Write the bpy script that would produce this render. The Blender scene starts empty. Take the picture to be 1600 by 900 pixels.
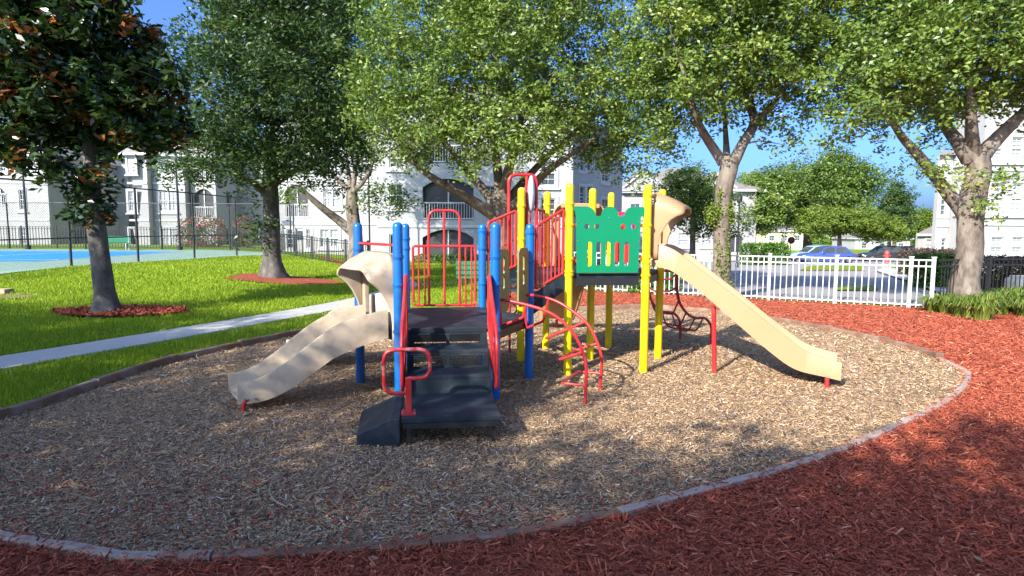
import bpy, bmesh, math, random
import numpy as np
from mathutils import Vector, Matrix

R = math.radians
random.seed(7)
rng = np.random.default_rng(11)
scene = bpy.context.scene
COL = scene.collection

# ------------------------------------------------------------------ camera
FPX, PITCH, ROLL, EYE = 955.36, 0.0961, 0.005, 1.75      # photo 1600 x 900
cam_data = bpy.data.cameras.new('camera')
cam_data.sensor_width = 36.0
cam_data.lens = FPX / 1600 * 36.0
cam_data.clip_end = 2000
cam = bpy.data.objects.new('camera', cam_data)
COL.objects.link(cam)
cam.matrix_world = Matrix.Translation((0, 0, EYE)) @ Matrix.Rotation(math.pi / 2 - PITCH, 4, 'X') @ Matrix.Rotation(ROLL, 4, 'Z')
scene.camera = cam

# ------------------------------------------------------------------ sky, sun, exposure
SUN_EL = R(31)
SDX, SDY = -0.59, -0.81                                   # towards the sun, on the ground
world = bpy.data.worlds.new('World')
scene.world = world
world.use_nodes = True
wn = world.node_tree
sky = wn.nodes.new('ShaderNodeTexSky')
sky.sky_type = 'NISHITA'
sky.sun_disc = False
sky.sun_elevation = SUN_EL
sky.sun_rotation = math.atan2(SDX, SDY)
sky.air_density = 0.6
sky.dust_density = 3.2
sky.ozone_density = 10.0
wn.links.new(sky.outputs[0], wn.nodes['Background'].inputs[0])
wn.nodes['Background'].inputs[1].default_value = 0.102
sun_data = bpy.data.lights.new('sun', 'SUN')
sun_data.energy = 2.75
sun_data.angle = R(0.5)
sun_data.color = (1.0, 0.93, 0.82)
sun = bpy.data.objects.new('sun', sun_data)
COL.objects.link(sun)
sv = Vector((SDX * math.cos(SUN_EL), SDY * math.cos(SUN_EL), math.sin(SUN_EL)))
sun.rotation_euler = sv.to_track_quat('Z', 'Y').to_euler()
sun.location = (-10, -14, 12)
vs = scene.view_settings
vs.view_transform = 'Standard'
vs.look = 'None'
vs.exposure = 1.9
vs.gamma = 1.0
scene.render.engine = 'CYCLES'
scene.cycles.max_bounces = 6
scene.cycles.diffuse_bounces = 3
scene.cycles.glossy_bounces = 2
scene.cycles.transparent_max_bounces = 12
scene.cycles.use_denoising = True


# ------------------------------------------------------------------ pixels and ground
def ray(px, py):
    X, Y = px - 800, py - 450
    c, s = math.cos(-ROLL), math.sin(-ROLL)
    X, Y = X * c - Y * s, X * s + Y * c
    vx, vy, vz = X / FPX, 1.0, -Y / FPX
    c, s = math.cos(PITCH), math.sin(PITCH)
    return vx, vy * c + vz * s, -vy * s + vz * c


def at(px, py, y):
    d = ray(px, py)
    t = y / d[1]
    return Vector((d[0] * t, y, EYE + d[2] * t))


def gp(px, py, z=0.0):
    d = ray(px, py)
    t = (z - EYE) / d[2]
    return Vector((d[0] * t, d[1] * t, z))


def sstep(t):
    t = min(1.0, max(0.0, t))
    return t * t * (3 - 2 * t)


def hz(x, y):
    """height of the land"""
    if y < 8:
        return 0.0
    a = x / y
    lift = 0.32 * sstep((y - 12.5) / 10) * sstep((-0.28 - a) / 0.22)
    s = float(np.interp(a, [-0.45, -0.2, 0.0, 0.3], [0, -0.009, -0.016, -0.028]))
    d = max(0.0, y - 16.5 + 0.25 * max(0, min(x, 12)))
    return lift + max(-2.0, s * d * d / (d + 2.0))


def land(px, py):
    d = ray(px, py)
    y = 3.0
    while y < 400:
        t = y / d[1]
        if EYE + d[2] * t <= hz(d[0] * t, y):
            break
        y *= 1.004
    t = y / d[1]
    return Vector((d[0] * t, y, hz(d[0] * t, y)))


# ------------------------------------------------------------------ materials
def new_mat(name):
    m = bpy.data.materials.new(name)
    m.use_nodes = True
    nt = m.node_tree
    return m, nt, nt.nodes['Principled BSDF']


def N(nt, kind, **kw):
    n = nt.nodes.new('ShaderNode' + kind)
    for k, v in kw.items():
        setattr(n, k, v)
    return n


def ramp(nt, stops):
    r = N(nt, 'ValToRGB')
    el = r.color_ramp.elements
    el[0].position, el[0].color = stops[0][0], (*stops[0][1], 1)
    el[1].position, el[1].color = stops[-1][0], (*stops[-1][1], 1)
    for p, c in stops[1:-1]:
        e = el.new(p)
        e.color = (*c, 1)
    return r


def noise(nt, scale, detail=4, vec=None, rough=0.55):
    n = N(nt, 'TexNoise')
    n.inputs['Scale'].default_value = scale
    n.inputs['Detail'].default_value = detail
    n.inputs['Roughness'].default_value = rough
    if vec is not None:
        nt.links.new(vec, n.inputs['Vector'])
    return n


def sc(c, k):
    return tuple(min(1, x * k) for x in c)


def surf(name, base, rough=0.5, var=0.12, scale=6.0, bump=0.0, bscale=60.0, spec=0.5, dirt=None, dscale=2.5, damt=0.5, metal=0.0, stretch=None):
    """painted / plastic / stone surface: base colour with blotches, fine relief and optional grime"""
    m, nt, p = new_mat(name)
    tc = N(nt, 'TexCoord')
    v = tc.outputs['Object']
    if stretch:
        mp = N(nt, 'Mapping')
        mp.inputs['Scale'].default_value = stretch
        nt.links.new(v, mp.inputs[0])
        v = mp.outputs[0]
    n1 = noise(nt, scale, 5, v)
    r = ramp(nt, [(0.25, sc(base, 1 - var)), (0.75, sc(base, 1 + var))])
    nt.links.new(n1.outputs[0], r.inputs[0])
    out = r.outputs[0]
    if dirt:
        n2 = noise(nt, dscale, 6, v, 0.65)
        r2 = ramp(nt, [(0.48, (0, 0, 0)), (0.68, (damt, damt, damt))])
        nt.links.new(n2.outputs[0], r2.inputs[0])
        mx = N(nt, 'Mix', data_type='RGBA')
        nt.links.new(r2.outputs[0], mx.inputs[0])
        nt.links.new(out, mx.inputs[6])
        mx.inputs[7].default_value = (*dirt, 1)
        out = mx.outputs[2]
    nt.links.new(out, p.inputs['Base Color'])
    p.inputs['Roughness'].default_value = rough
    p.inputs['Specular IOR Level'].default_value = spec
    p.inputs['Metallic'].default_value = metal
    if bump:
        n3 = noise(nt, bscale, 3, v)
        b = N(nt, 'Bump')
        b.inputs['Strength'].default_value = bump
        b.inputs['Distance'].default_value = 0.01
        nt.links.new(n3.outputs[0], b.inputs['Height'])
        nt.links.new(b.outputs[0], p.inputs['Normal'])
    return m


def tinted(name, stops, rough=0.7, spec=0.3, trans=0.0, attr='tint', tcol=None):
    """colour by the per-piece tint number (leaf, blade, chip)"""
    m, nt, p = new_mat(name)
    a = N(nt, 'Attribute', attribute_name=attr)
    r = ramp(nt, stops)
    nt.links.new(a.outputs['Fac'], r.inputs[0])
    nt.links.new(r.outputs[0], p.inputs['Base Color'])
    p.inputs['Roughness'].default_value = rough
    p.inputs['Specular IOR Level'].default_value = spec
    if trans > 0:
        tr = N(nt, 'BsdfTranslucent')
        mul = N(nt, 'Mix', data_type='RGBA', blend_type='MULTIPLY')
        mul.inputs[0].default_value = 1.0
        nt.links.new(r.outputs[0], mul.inputs[6])
        mul.inputs[7].default_value = (*(tcol or (1.3, 1.35, 0.6)), 1)
        nt.links.new(mul.outputs[2], tr.inputs[0])
        mix = N(nt, 'MixShader')
        mix.inputs[0].default_value = trans
        nt.links.new(p.outputs[0], mix.inputs[1])
        nt.links.new(tr.outputs[0], mix.inputs[2])
        nt.links.new(mix.outputs[0], nt.nodes['Material Output'].inputs[0])
    return m


def ground_mat(name, stops, scale, bump=0.6, bscale=None, big=0.4, bigcol=(0.5, 0.5, 0.5), rough=0.9, cells=False):
    m, nt, p = new_mat(name)
    tc = N(nt, 'TexCoord')
    v = tc.outputs['Object']
    if cells:
        n1 = N(nt, 'TexVoronoi')
        n1.inputs['Scale'].default_value = scale
        nt.links.new(v, n1.inputs['Vector'])
        sep = N(nt, 'SeparateColor')
        nt.links.new(n1.outputs['Color'], sep.inputs[0])
        f = sep.outputs[0]
        hgt = n1.outputs['Distance']
    else:
        n1 = noise(nt, scale, 8, v, 0.7)
        f = n1.outputs[0]
        hgt = n1.outputs[0]
    r = ramp(nt, stops)
    nt.links.new(f, r.inputs[0])
    n2 = noise(nt, 0.7, 4, v)
    r2 = ramp(nt, [(0.35, (1, 1, 1)), (0.7, bigcol)])
    nt.links.new(n2.outputs[0], r2.inputs[0])
    mx = N(nt, 'Mix', data_type='RGBA', blend_type='MULTIPLY')
    mx.inputs[0].default_value = big
    nt.links.new(r.outputs[0], mx.inputs[6])
    nt.links.new(r2.outputs[0], mx.inputs[7])
    nt.links.new(mx.outputs[2], p.inputs['Base Color'])
    p.inputs['Roughness'].default_value = rough
    p.inputs['Specular IOR Level'].default_value = 0.2
    b = N(nt, 'Bump')
    b.inputs['Strength'].default_value = bump
    b.inputs['Distance'].default_value = 0.02
    nt.links.new(hgt, b.inputs['Height'])
    nt.links.new(b.outputs[0], p.inputs['Normal'])
    return m


M = {}
M['blue'] = surf('blue_post_paint', (0.004, 0.13, 0.44), 0.32, 0.12, 4, dirt=(0.05, 0.09, 0.22), damt=0.5)
M['yellow'] = surf('yellow_post_paint', (0.78, 0.58, 0.005), 0.3, 0.06, 4, dirt=(0.55, 0.42, 0.03), damt=0.45)
M['red'] = surf('red_pipe_coat', (0.55, 0.024, 0.026), 0.33, 0.12, 7, dirt=(0.42, 0.07, 0.06), damt=0.6)
M['redworn'] = surf('worn_red_pipe_coat', (0.55, 0.024, 0.026), 0.35, 0.12, 7, dirt=(0.55, 0.42, 0.40), dscale=9, damt=0.75)
M['darkred'] = surf('dark_red_pipe_coat', (0.30, 0.018, 0.022), 0.38, 0.15, 7, dirt=(0.22, 0.05, 0.05))
M['tan'] = surf('tan_slide_plastic', (0.43, 0.25, 0.125), 0.45, 0.05, 2, bump=0.05, bscale=90, dirt=(0.39, 0.24, 0.125), dscale=1.6, damt=0.6)
M['tangrey'] = surf('weathered_tan_slide_plastic', (0.47, 0.385, 0.275), 0.5, 0.10, 3, bump=0.06, bscale=90, dirt=(0.26, 0.20, 0.13), dscale=4, damt=0.8)
M['green'] = surf('green_panel_plastic', (0.0, 0.205, 0.088), 0.4, 0.06, 3, bump=0.05, bscale=140, dirt=(0.01, 0.17, 0.08))
M['olive'] = surf('olive_panel_plastic', (0.20, 0.20, 0.07), 0.45, 0.15, 3, bump=0.05)
M['purple'] = surf('purple_plastic', (0.14, 0.05, 0.32), 0.4, 0.1)
M['rubber'] = surf('black_deck_rubber', (0.015, 0.024, 0.034), 0.55, 0.3, 5, bump=0.25, bscale=160, spec=0.25, dirt=(0.042, 0.054, 0.064), dscale=5, damt=0.9)
M['blackmetal'] = surf('black_metal', (0.015, 0.016, 0.018), 0.45, 0.2)
M['greymetal'] = surf('grey_metal', (0.32, 0.34, 0.36), 0.3, 0.15, metal=0.7)
M['mirror'] = surf('bubble_plastic', (0.42, 0.47, 0.52), 0.08, 0.1, spec=0.8)
M['whitepaint'] = surf('white_paint', (0.55, 0.55, 0.54), 0.45, 0.04, 3, dirt=(0.62, 0.60, 0.55), damt=0.4)
M['timber'] = surf('border_timber', (0.20, 0.115, 0.07), 0.8, 0.35, 3, bump=0.5, bscale=30, dirt=(0.30, 0.24, 0.19), dscale=3, damt=0.8, stretch=(1, 1, 1))
M['timbergrey'] = surf('weathered_border_timber', (0.40, 0.33, 0.27), 0.85, 0.3, 5, bump=0.5, bscale=30, dirt=(0.24, 0.10, 0.06), dscale=5, damt=0.9)
M['concrete'] = surf('concrete', (0.46, 0.45, 0.42), 0.85, 0.1, 2.5, bump=0.2, bscale=80, dirt=(0.34, 0.33, 0.30), damt=0.6)
M['asphalt'] = surf('asphalt', (0.30, 0.29, 0.275), 0.9, 0.12, 0.6, bump=0.3, bscale=40, dirt=(0.22, 0.215, 0.21), dscale=0.3)
M['stucco'] = surf('white_stucco', (0.335, 0.33, 0.32), 0.85, 0.05, 0.5, bump=0.15, bscale=25, dirt=(0.29, 0.285, 0.275), dscale=0.4, damt=0.6)
M['stuccoshade'] = surf('shaded_stucco', (0.34, 0.35, 0.355), 0.85, 0.05, 0.5, bump=0.15, bscale=25, dirt=(0.29, 0.30, 0.31), dscale=0.4)  # white stucco again, with blue-grey shade put into its colour
M['trim'] = surf('white_trim', (0.46, 0.46, 0.455), 0.6, 0.03)
M['cream'] = surf('cream_stucco', (0.62, 0.52, 0.34), 0.85, 0.06, 0.5)
M['roof'] = surf('shingle_roof', (0.20, 0.18, 0.165), 0.9, 0.25, 1.2, bump=0.5, bscale=12)
M['glass'] = surf('window_glass', (0.06, 0.075, 0.085), 0.06, 0.4, 0.7, spec=0.9)
M['blind'] = surf('window_with_blinds', (0.36, 0.38, 0.38), 0.25, 0.15, 1.5, spec=0.7, stretch=(0.3, 0.3, 22))
M['screen'] = surf('dark_screen', (0.035, 0.037, 0.04), 0.7, 0.3, 1)
M['courtblue'] = surf('blue_court_paint', (0.02, 0.24, 0.62), 0.7, 0.05, 0.5)
M['courtgreen'] = surf('green_court_paint', (0.21, 0.32, 0.24), 0.8, 0.06, 0.4, dirt=(0.24, 0.33, 0.26))
M['courtline'] = surf('court_line_paint', (0.72, 0.76, 0.78), 0.7, 0.05)
M['yellowline'] = surf('kerb_yellow_paint', (0.62, 0.50, 0.08), 0.7, 0.1)
M['bark'] = surf('oak_bark', (0.14, 0.11, 0.085), 0.9, 0.65, 11, bump=1.0, bscale=24, dirt=(0.27, 0.23, 0.18), dscale=3.5, damt=0.8, stretch=(1, 1, 0.45))
M['barkdark'] = surf('magnolia_bark', (0.085, 0.075, 0.066), 0.9, 0.5, 9, bump=1.0, bscale=34, dirt=(0.22, 0.20, 0.17), dscale=3.0, damt=0.85, stretch=(1, 1, 0.6))
M['leafoak'] = tinted('oak_leaf', [(0.0, (0.045, 0.082, 0.016)), (0.45, (0.118, 0.188, 0.032)), (0.8, (0.19, 0.265, 0.045)), (1.0, (0.31, 0.34, 0.075))], 0.42, 0.45, 0.24)
M['leafdark'] = tinted('shaded_dark_oak_leaf', [(0.0, (0.025, 0.052, 0.016)), (0.5, (0.055, 0.102, 0.028)), (0.85, (0.10, 0.155, 0.036)), (1.0, (0.19, 0.18, 0.035))], 0.42, 0.4, 0.24)  # shade of the lawn oak put into leaf colour; narrow tree shares it
M['leafmag'] = tinted('magnolia_leaf', [(0.0, (0.010, 0.030, 0.008)), (0.45, (0.020, 0.050, 0.012)), (0.68, (0.06, 0.095, 0.02)), (0.72, (0.14, 0.055, 0.018)), (1.0, (0.34, 0.115, 0.03))], 0.28, 0.55, 0.14)
M['leaflight'] = tinted('pale_leaf', [(0.0, (0.09, 0.14, 0.02)), (0.5, (0.18, 0.25, 0.035)), (1.0, (0.28, 0.32, 0.07))], 0.5, 0.3, 0.3)
M['leafhedge'] = tinted('hedge_leaf', [(0.0, (0.05, 0.12, 0.015)), (0.5, (0.09, 0.19, 0.025)), (1.0, (0.15, 0.26, 0.04))], 0.5, 0.3, 0.25)
M['leafbrown'] = tinted('purple_brown_hedge_leaf', [(0.0, (0.055, 0.032, 0.03)), (0.6, (0.11, 0.07, 0.055)), (1.0, (0.10, 0.12, 0.05))], 0.5, 0.3, 0.15)
M['leafpink'] = tinted('pink_flower', [(0.0, (0.05, 0.11, 0.025)), (0.55, (0.08, 0.14, 0.03)), (0.6, (0.55, 0.05, 0.10)), (1.0, (0.75, 0.12, 0.18))], 0.5, 0.3, 0.2)
M['grass'] = tinted('grass_blade', [(0.0, (0.12, 0.20, 0.012)), (0.5, (0.235, 0.335, 0.018)), (1.0, (0.34, 0.41, 0.035))], 0.55, 0.25, 0.3)
M['lily'] = tinted('lilyturf_blade', [(0.0, (0.07, 0.13, 0.018)), (0.6, (0.17, 0.25, 0.04)), (1.0, (0.36, 0.36, 0.10))], 0.45, 0.35, 0.25)
M['ground'] = ground_mat('lawn_soil', [(0.25, (0.09, 0.16, 0.010)), (0.5, (0.16, 0.25, 0.014)), (0.75, (0.23, 0.31, 0.025))], 26, 0.8, big=0.35, bigcol=(0.75, 0.85, 0.6))
M['chipbed'] = ground_mat('wood_chip_bed', [(0.0, (0.14, 0.09, 0.06)), (0.35, (0.36, 0.24, 0.138)), (0.7, (0.52, 0.35, 0.195)), (1.0, (0.61, 0.45, 0.27))], 75, 1.0, big=0.35, bigcol=(0.62, 0.55, 0.5), cells=True)
M['mulchbed'] = ground_mat('red_mulch_bed', [(0.0, (0.17, 0.034, 0.018)), (0.5, (0.43, 0.10, 0.052)), (1.0, (0.58, 0.18, 0.095))], 48, 1.0, big=0.35, bigcol=(0.6, 0.5, 0.5), cells=True)
M['chip'] = tinted('wood_chip', [(0.0, (0.09, 0.058, 0.043)), (0.25, (0.29, 0.19, 0.115)), (0.55, (0.49, 0.328, 0.188)), (0.9, (0.60, 0.435, 0.265)), (1.0, (0.60, 0.54, 0.48))], 0.8, 0.25)
M['mulch'] = tinted('red_mulch_strand', [(0.0, (0.11, 0.022, 0.014)), (0.4, (0.36, 0.078, 0.040)), (0.8, (0.52, 0.135, 0.070)), (1.0, (0.64, 0.28, 0.17))], 0.8, 0.25)
M['deadleaf'] = surf('dead_leaf', (0.34, 0.20, 0.10), 0.7, 0.3, 20)
M['soil'] = surf('bare_soil', (0.20, 0.13, 0.09), 0.95, 0.25, 5, bump=0.5)
M['block'] = surf('tan_block', (0.42, 0.32, 0.20), 0.85, 0.15, 5, bump=0.3)
M['carblue'] = surf('blue_car_paint', (0.05, 0.09, 0.30), 0.15, 0.03, spec=0.8)
M['cardark'] = surf('dark_car_paint', (0.03, 0.035, 0.045), 0.15, 0.03, spec=0.8)
M['carsilver'] = surf('light_blue_car_paint', (0.34, 0.48, 0.62), 0.15, 0.03, spec=0.8)
M['tyre'] = surf('tyre_rubber', (0.02, 0.02, 0.02), 0.8, 0.1)
M['lampred'] = surf('tail_lamp', (0.40, 0.02, 0.02), 0.2, 0.05)
M['lampwhite'] = surf('head_lamp', (0.75, 0.77, 0.80), 0.1, 0.05)
M['stop'] = surf('stop_sign_red', (0.42, 0.02, 0.02), 0.4, 0.05)
M['benchgreen'] = surf('bench_green', (0.02, 0.20, 0.10), 0.45, 0.08)
M['hydrantred'] = surf('red_cover', (0.62, 0.07, 0.06), 0.5, 0.08)

# chain link: thin crossing wires, open between
m, nt, p = new_mat('chain_link_wire')
tc = N(nt, 'TexCoord')
fac = None
for ang in (R(45), R(-45)):
    mp = N(nt, 'Mapping')
    mp.inputs['Rotation'].default_value = (0, ang, 0)
    nt.links.new(tc.outputs['UV'], mp.inputs[0])
    w = N(nt, 'TexWave', wave_profile='SIN', bands_direction='X')
    mp.inputs['Rotation'].default_value = (0, 0, ang)
    w.inputs['Scale'].default_value = 5.0
    nt.links.new(mp.outputs[0], w.inputs[0])
    gt = N(nt, 'Math', operation='GREATER_THAN')
    gt.inputs[1].default_value = 0.985
    nt.links.new(w.outputs['Fac'], gt.inputs[0])
    if fac is None:
        fac = gt.outputs[0]
    else:
        mxm = N(nt, 'Math', operation='MAXIMUM')
        nt.links.new(fac, mxm.inputs[0])
        nt.links.new(gt.outputs[0], mxm.inputs[1])
        fac = mxm.outputs[0]
tb = N(nt, 'BsdfTransparent')
ms = N(nt, 'MixShader')
p.inputs['Base Color'].default_value = (0.02, 0.03, 0.03, 1)
nt.links.new(fac, ms.inputs[0])
nt.links.new(tb.outputs[0], ms.inputs[1])
nt.links.new(p.outputs[0], ms.inputs[2])
nt.links.new(ms.outputs[0], nt.nodes['Material Output'].inputs[0])
M['chainlink'] = m

# ------------------------------------------------------------------ object helpers
ORIGIN = {}


def tag(o, label=None, cat=None, group=None, kind=None):
    if label: o['label'] = label
    if cat: o['category'] = cat
    if group: o['group'] = group
    if kind: o['kind'] = kind
    return o


def thing(name, loc, label, cat, group=None):
    o = bpy.data.objects.new(name, None)
    o.empty_display_size = 0.2
    COL.objects.link(o)
    o.location = loc
    ORIGIN[o.name] = Vector(loc)
    return tag(o, label, cat, group)


def link(name, me, parent=None, loc=None):
    o = bpy.data.objects.new(name, me)
    COL.objects.link(o)
    if parent is not None:
        o.parent = parent
        ORIGIN[o.name] = ORIGIN.get(parent.name, Vector((0, 0, 0)))
    else:
        ORIGIN[o.name] = Vector(loc) if loc is not None else Vector((0, 0, 0))
        if loc is not None:
            o.location = loc
    return o


def fast(name, verts, faces, mat, parent=None, tint=None, smooth=False, loc=None):
    """mesh from arrays; all faces the same size; vertices in world coordinates"""
    verts = np.asarray(verts, np.float32)
    faces = np.asarray(faces, np.int32)
    org = ORIGIN.get(parent.name, Vector((0, 0, 0))) if parent is not None else (Vector(loc) if loc is not None else Vector((0, 0, 0)))
    verts = verts - np.array(org[:], np.float32)
    me = bpy.data.meshes.new(name)
    nf, k = faces.shape
    me.vertices.add(len(verts))
    me.vertices.foreach_set('co', verts.ravel())
    me.loops.add(nf * k)
    me.loops.foreach_set('vertex_index', faces.ravel())
    me.polygons.add(nf)
    me.polygons.foreach_set('loop_start', np.arange(nf, dtype=np.int32) * k)
    if smooth:
        me.polygons.foreach_set('use_smooth', np.ones(nf, bool))
    me.update(calc_edges=True)
    if tint is not None:
        a = me.attributes.new('tint', 'FLOAT', 'POINT')
        a.data.foreach_set('value', np.asarray(tint, np.float32))
    me.materials.append(mat)
    return link(name, me, parent, loc)


class MB:
    def __init__(s):
        s.v, s.f = [], []

    def add(s, vs, fs):
        n = len(s.v)
        s.v += [Vector(v) for v in vs]
        s.f += [tuple(i + n for i in f) for f in fs]
        return s

    def box(s, a, b):
        (x0, y0, z0), (x1, y1, z1) = a, b
        return s.add([(x0, y0, z0), (x1, y0, z0), (x1, y1, z0), (x0, y1, z0), (x0, y0, z1), (x1, y0, z1), (x1, y1, z1), (x0, y1, z1)],
                     [(0, 3, 2, 1), (4, 5, 6, 7), (0, 1, 5, 4), (1, 2, 6, 5), (2, 3, 7, 6), (3, 0, 4, 7)])

    def obox(s, c, u, w, h, su, sw, sh):
        """box centred at c along unit axes u, w, h with full sizes"""
        c, u, w, h = Vector(c), Vector(u), Vector(w), Vector(h)
        vs = [c + u * (a * su / 2) + w * (b * sw / 2) + h * (d * sh / 2) for d in (-1, 1) for a, b in ((-1, -1), (1, -1), (1, 1), (-1, 1))]
        return s.add(vs, [(0, 3, 2, 1), (4, 5, 6, 7), (0, 1, 5, 4), (1, 2, 6, 5), (2, 3, 7, 6), (3, 0, 4, 7)])

    def bar(s, a, b, w, h=None, up=(0, 0, 1)):
        a, b = Vector(a), Vector(b)
        d = (b - a)
        L = d.length
        d.normalize()
        side = d.cross(Vector(up))
        if side.length < 1e-4:
            side = d.cross(Vector((1, 0, 0)))
        side.normalize()
        return s.obox((a + b) / 2, d, side, side.cross(d), L, w, h or w)

    def tube(s, pts, r, n=8, caps=True, closed=False):
        pts = [Vector(p) for p in pts]
        rs = r if isinstance(r, (list, tuple)) else [r] * len(pts)
        m = len(pts)
        t0 = (pts[1] - pts[0]).normalized()
        ref = Vector((0, 0, 1)) if abs(t0.z) < 0.9 else Vector((1, 0, 0))
        nrm = t0.cross(ref).normalized()
        vs, fs = [], []
        for i in range(m):
            if closed:
                t = (pts[(i + 1) % m] - pts[i - 1]).normalized()
            elif i == 0:
                t = (pts[1] - pts[0]).normalized()
            elif i == m - 1:
                t = (pts[-1] - pts[-2]).normalized()
            else:
                t = (pts[i + 1] - pts[i - 1]).normalized()
            nrm = (nrm - t * nrm.dot(t))
            if nrm.length < 1e-5:
                nrm = t.orthogonal()
            nrm.normalize()
            bn = t.cross(nrm)
            for k in range(n):
                a = 2 * math.pi * k / n
                vs.append(pts[i] + (nrm * math.cos(a) + bn * math.sin(a)) * rs[i])
        for i in range(m if closed else m - 1):
            j = (i + 1) % m
            for k in range(n):
                l = (k + 1) % n
                fs.append((i * n + k, i * n + l, j * n + l, j * n + k))
        if caps and not closed:
            fs.append(tuple(range(n - 1, -1, -1)))
            fs.append(tuple((m - 1) * n + k for k in range(n)))
        return s.add(vs, fs)

    def lathe(s, c, prof, n=16):
        """prof: list of (radius, z) around a vertical axis at c"""
        c = Vector(c)
        vs, fs = [], []
        for r, z in prof:
            for k in range(n):
                a = 2 * math.pi * k / n
                vs.append(c + Vector((r * math.cos(a), r * math.sin(a), z)))
        for i in range(len(prof) - 1):
            for k in range(n):
                l = (k + 1) % n
                fs.append((i * n + k, i * n + l, (i + 1) * n + l, (i + 1) * n + k))
        fs.append(tuple(range(n - 1, -1, -1)))
        fs.append(tuple((len(prof) - 1) * n + k for k in range(n)))
        return s.add(vs, fs)

    def prism(s, poly, z0, z1):
        n = len(poly)
        vs = [(x, y, z0) for x, y in poly] + [(x, y, z1) for x, y in poly]
        return s.add(vs, [tuple(range(n - 1, -1, -1)), tuple(range(n, 2 * n))] + [(i, (i + 1) % n, n + (i + 1) % n, n + i) for i in range(n)])

    def loft(s, rings, closed_ring=True, caps=True):
        n = len(rings[0])
        vs = [p for r in rings for p in r]
        fs = []
        for i in range(len(rings) - 1):
            for k in range(n if closed_ring else n - 1):
                l = (k + 1) % n
                fs.append((i * n + k, i * n + l, (i + 1) * n + l, (i + 1) * n + k))
        if caps and closed_ring:
            fs.append(tuple(range(n - 1, -1, -1)))
            fs.append(tuple((len(rings) - 1) * n + k for k in range(n)))
        return s.add(vs, fs)

    def build(s, name, mat, parent=None, smooth=None, bevel=0.0, loc=None, recalc=True):
        org = ORIGIN.get(parent.name, Vector((0, 0, 0))) if parent is not None else (Vector(loc) if loc is not None else Vector((0, 0, 0)))
        me = bpy.data.meshes.new(name)
        me.from_pydata([v - org for v in s.v], [], s.f)
        if recalc or bevel:
            bm = bmesh.new()
            bm.from_mesh(me)
            if bevel:
                es = [e for e in bm.edges if len(e.link_faces) == 2 and e.calc_face_angle(0) > 0.6]
                bmesh.ops.bevel(bm, geom=es, offset=bevel, segments=2, profile=0.7, affect='EDGES', clamp_overlap=True)
            bmesh.ops.recalc_face_normals(bm, faces=bm.faces)
            bm.to_mesh(me)
            bm.free()
        if smooth is not None:
            me.polygons.foreach_set('use_smooth', np.ones(len(me.polygons), bool))
            me.set_sharp_from_angle(angle=R(smooth))
        me.materials.append(mat)
        return link(name, me, parent, loc)


def rounded(pts, rad, seg=5, closed=False):
    """polyline with rounded corners"""
    pts = [Vector(p) for p in pts]
    n = len(pts)
    out = []
    for i, p in enumerate(pts):
        if not closed and i in (0, n - 1):
            out.append(p)
            continue
        a, b = pts[i - 1], pts[(i + 1) % n]
        da, db = (a - p), (b - p)
        d = min(rad, da.length * 0.49, db.length * 0.49)
        s0, s1 = p + da.normalized() * d, p + db.normalized() * d
        for k in range(seg + 1):
            t = k / seg
            out.append(s0 * (1 - t) ** 2 + p * 2 * t * (1 - t) + s1 * t ** 2)
    return out


def spline(pts, seg=6):
    """Catmull-Rom through the points"""
    pts = [Vector(p) for p in pts]
    out = []
    for i in range(len(pts) - 1):
        p0, p1, p2, p3 = pts[max(0, i - 1)], pts[i], pts[i + 1], pts[min(len(pts) - 1, i + 2)]
        for k in range(seg):
            t = k / seg
            out.append(0.5 * ((2 * p1) + (p2 - p0) * t + (2 * p0 - 5 * p1 + 4 * p2 - p3) * t * t + (3 * p1 - p0 - 3 * p2 + p3) * t ** 3))
    out.append(pts[-1])
    return out


def plate(name, outline, holes, thick, O, u, w, mat, parent, smooth=None, bevel=0.0):
    """flat plate with holes; 2-D points (a, b) -> O + u*a + w*b; thickness along u x w, centred"""
    O, u, w = Vector(O), Vector(u).normalized(), Vector(w).normalized()
    nrm = u.cross(w)
    org = ORIGIN.get(parent.name, Vector((0, 0, 0)))
    bm = bmesh.new()
    edges = []
    for loop in [outline] + list(holes):
        vs = [bm.verts.new(O + u * a + w * b - nrm * thick / 2 - org) for a, b in loop]
        for i in range(len(vs)):
            edges.append(bm.edges.new((vs[i], vs[(i + 1) % len(vs)])))
    bmesh.ops.triangle_fill(bm, use_beauty=True, use_dissolve=False, edges=edges)
    r = bmesh.ops.extrude_face_region(bm, geom=list(bm.faces))
    bmesh.ops.translate(bm, verts=[v for v in r['geom'] if isinstance(v, bmesh.types.BMVert)], vec=nrm * thick)
    bmesh.ops.recalc_face_normals(bm, faces=bm.faces)
    me = bpy.data.meshes.new(name)
    bm.to_mesh(me)
    bm.free()
    me.materials.append(mat)
    return link(name, me, parent)


def circle2(cx, cy, r, n=14):
    return [(cx + r * math.cos(2 * math.pi * k / n), cy + r * math.sin(2 * math.pi * k / n)) for k in range(n)]


def slot2(x0, x1, y0, y1, seg=5):
    """vertical slot with round ends"""
    r = (x1 - x0) / 2
    cx = (x0 + x1) / 2
    return [(cx + r * math.cos(math.pi * k / seg), y1 - r + r * math.sin(math.pi * k / seg)) for k in range(seg + 1)] + \
           [(cx - r * math.cos(math.pi * k / seg), y0 + r - r * math.sin(math.pi * k / seg)) for k in range(seg + 1)]


def arch2(x0, x1, z0, z1, rise, seg=8):
    """opening with a segmental arch; z1 is the crown"""
    pts = [(x0, z0), (x1, z0), (x1, z1 - rise)]
    for k in range(1, seg):
        t = k / seg
        pts.append((x1 + (x0 - x1) * t, z1 - rise + rise * math.sin(math.pi * t) ** 0.8))
    pts.append((x0, z1 - rise))
    return pts


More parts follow.
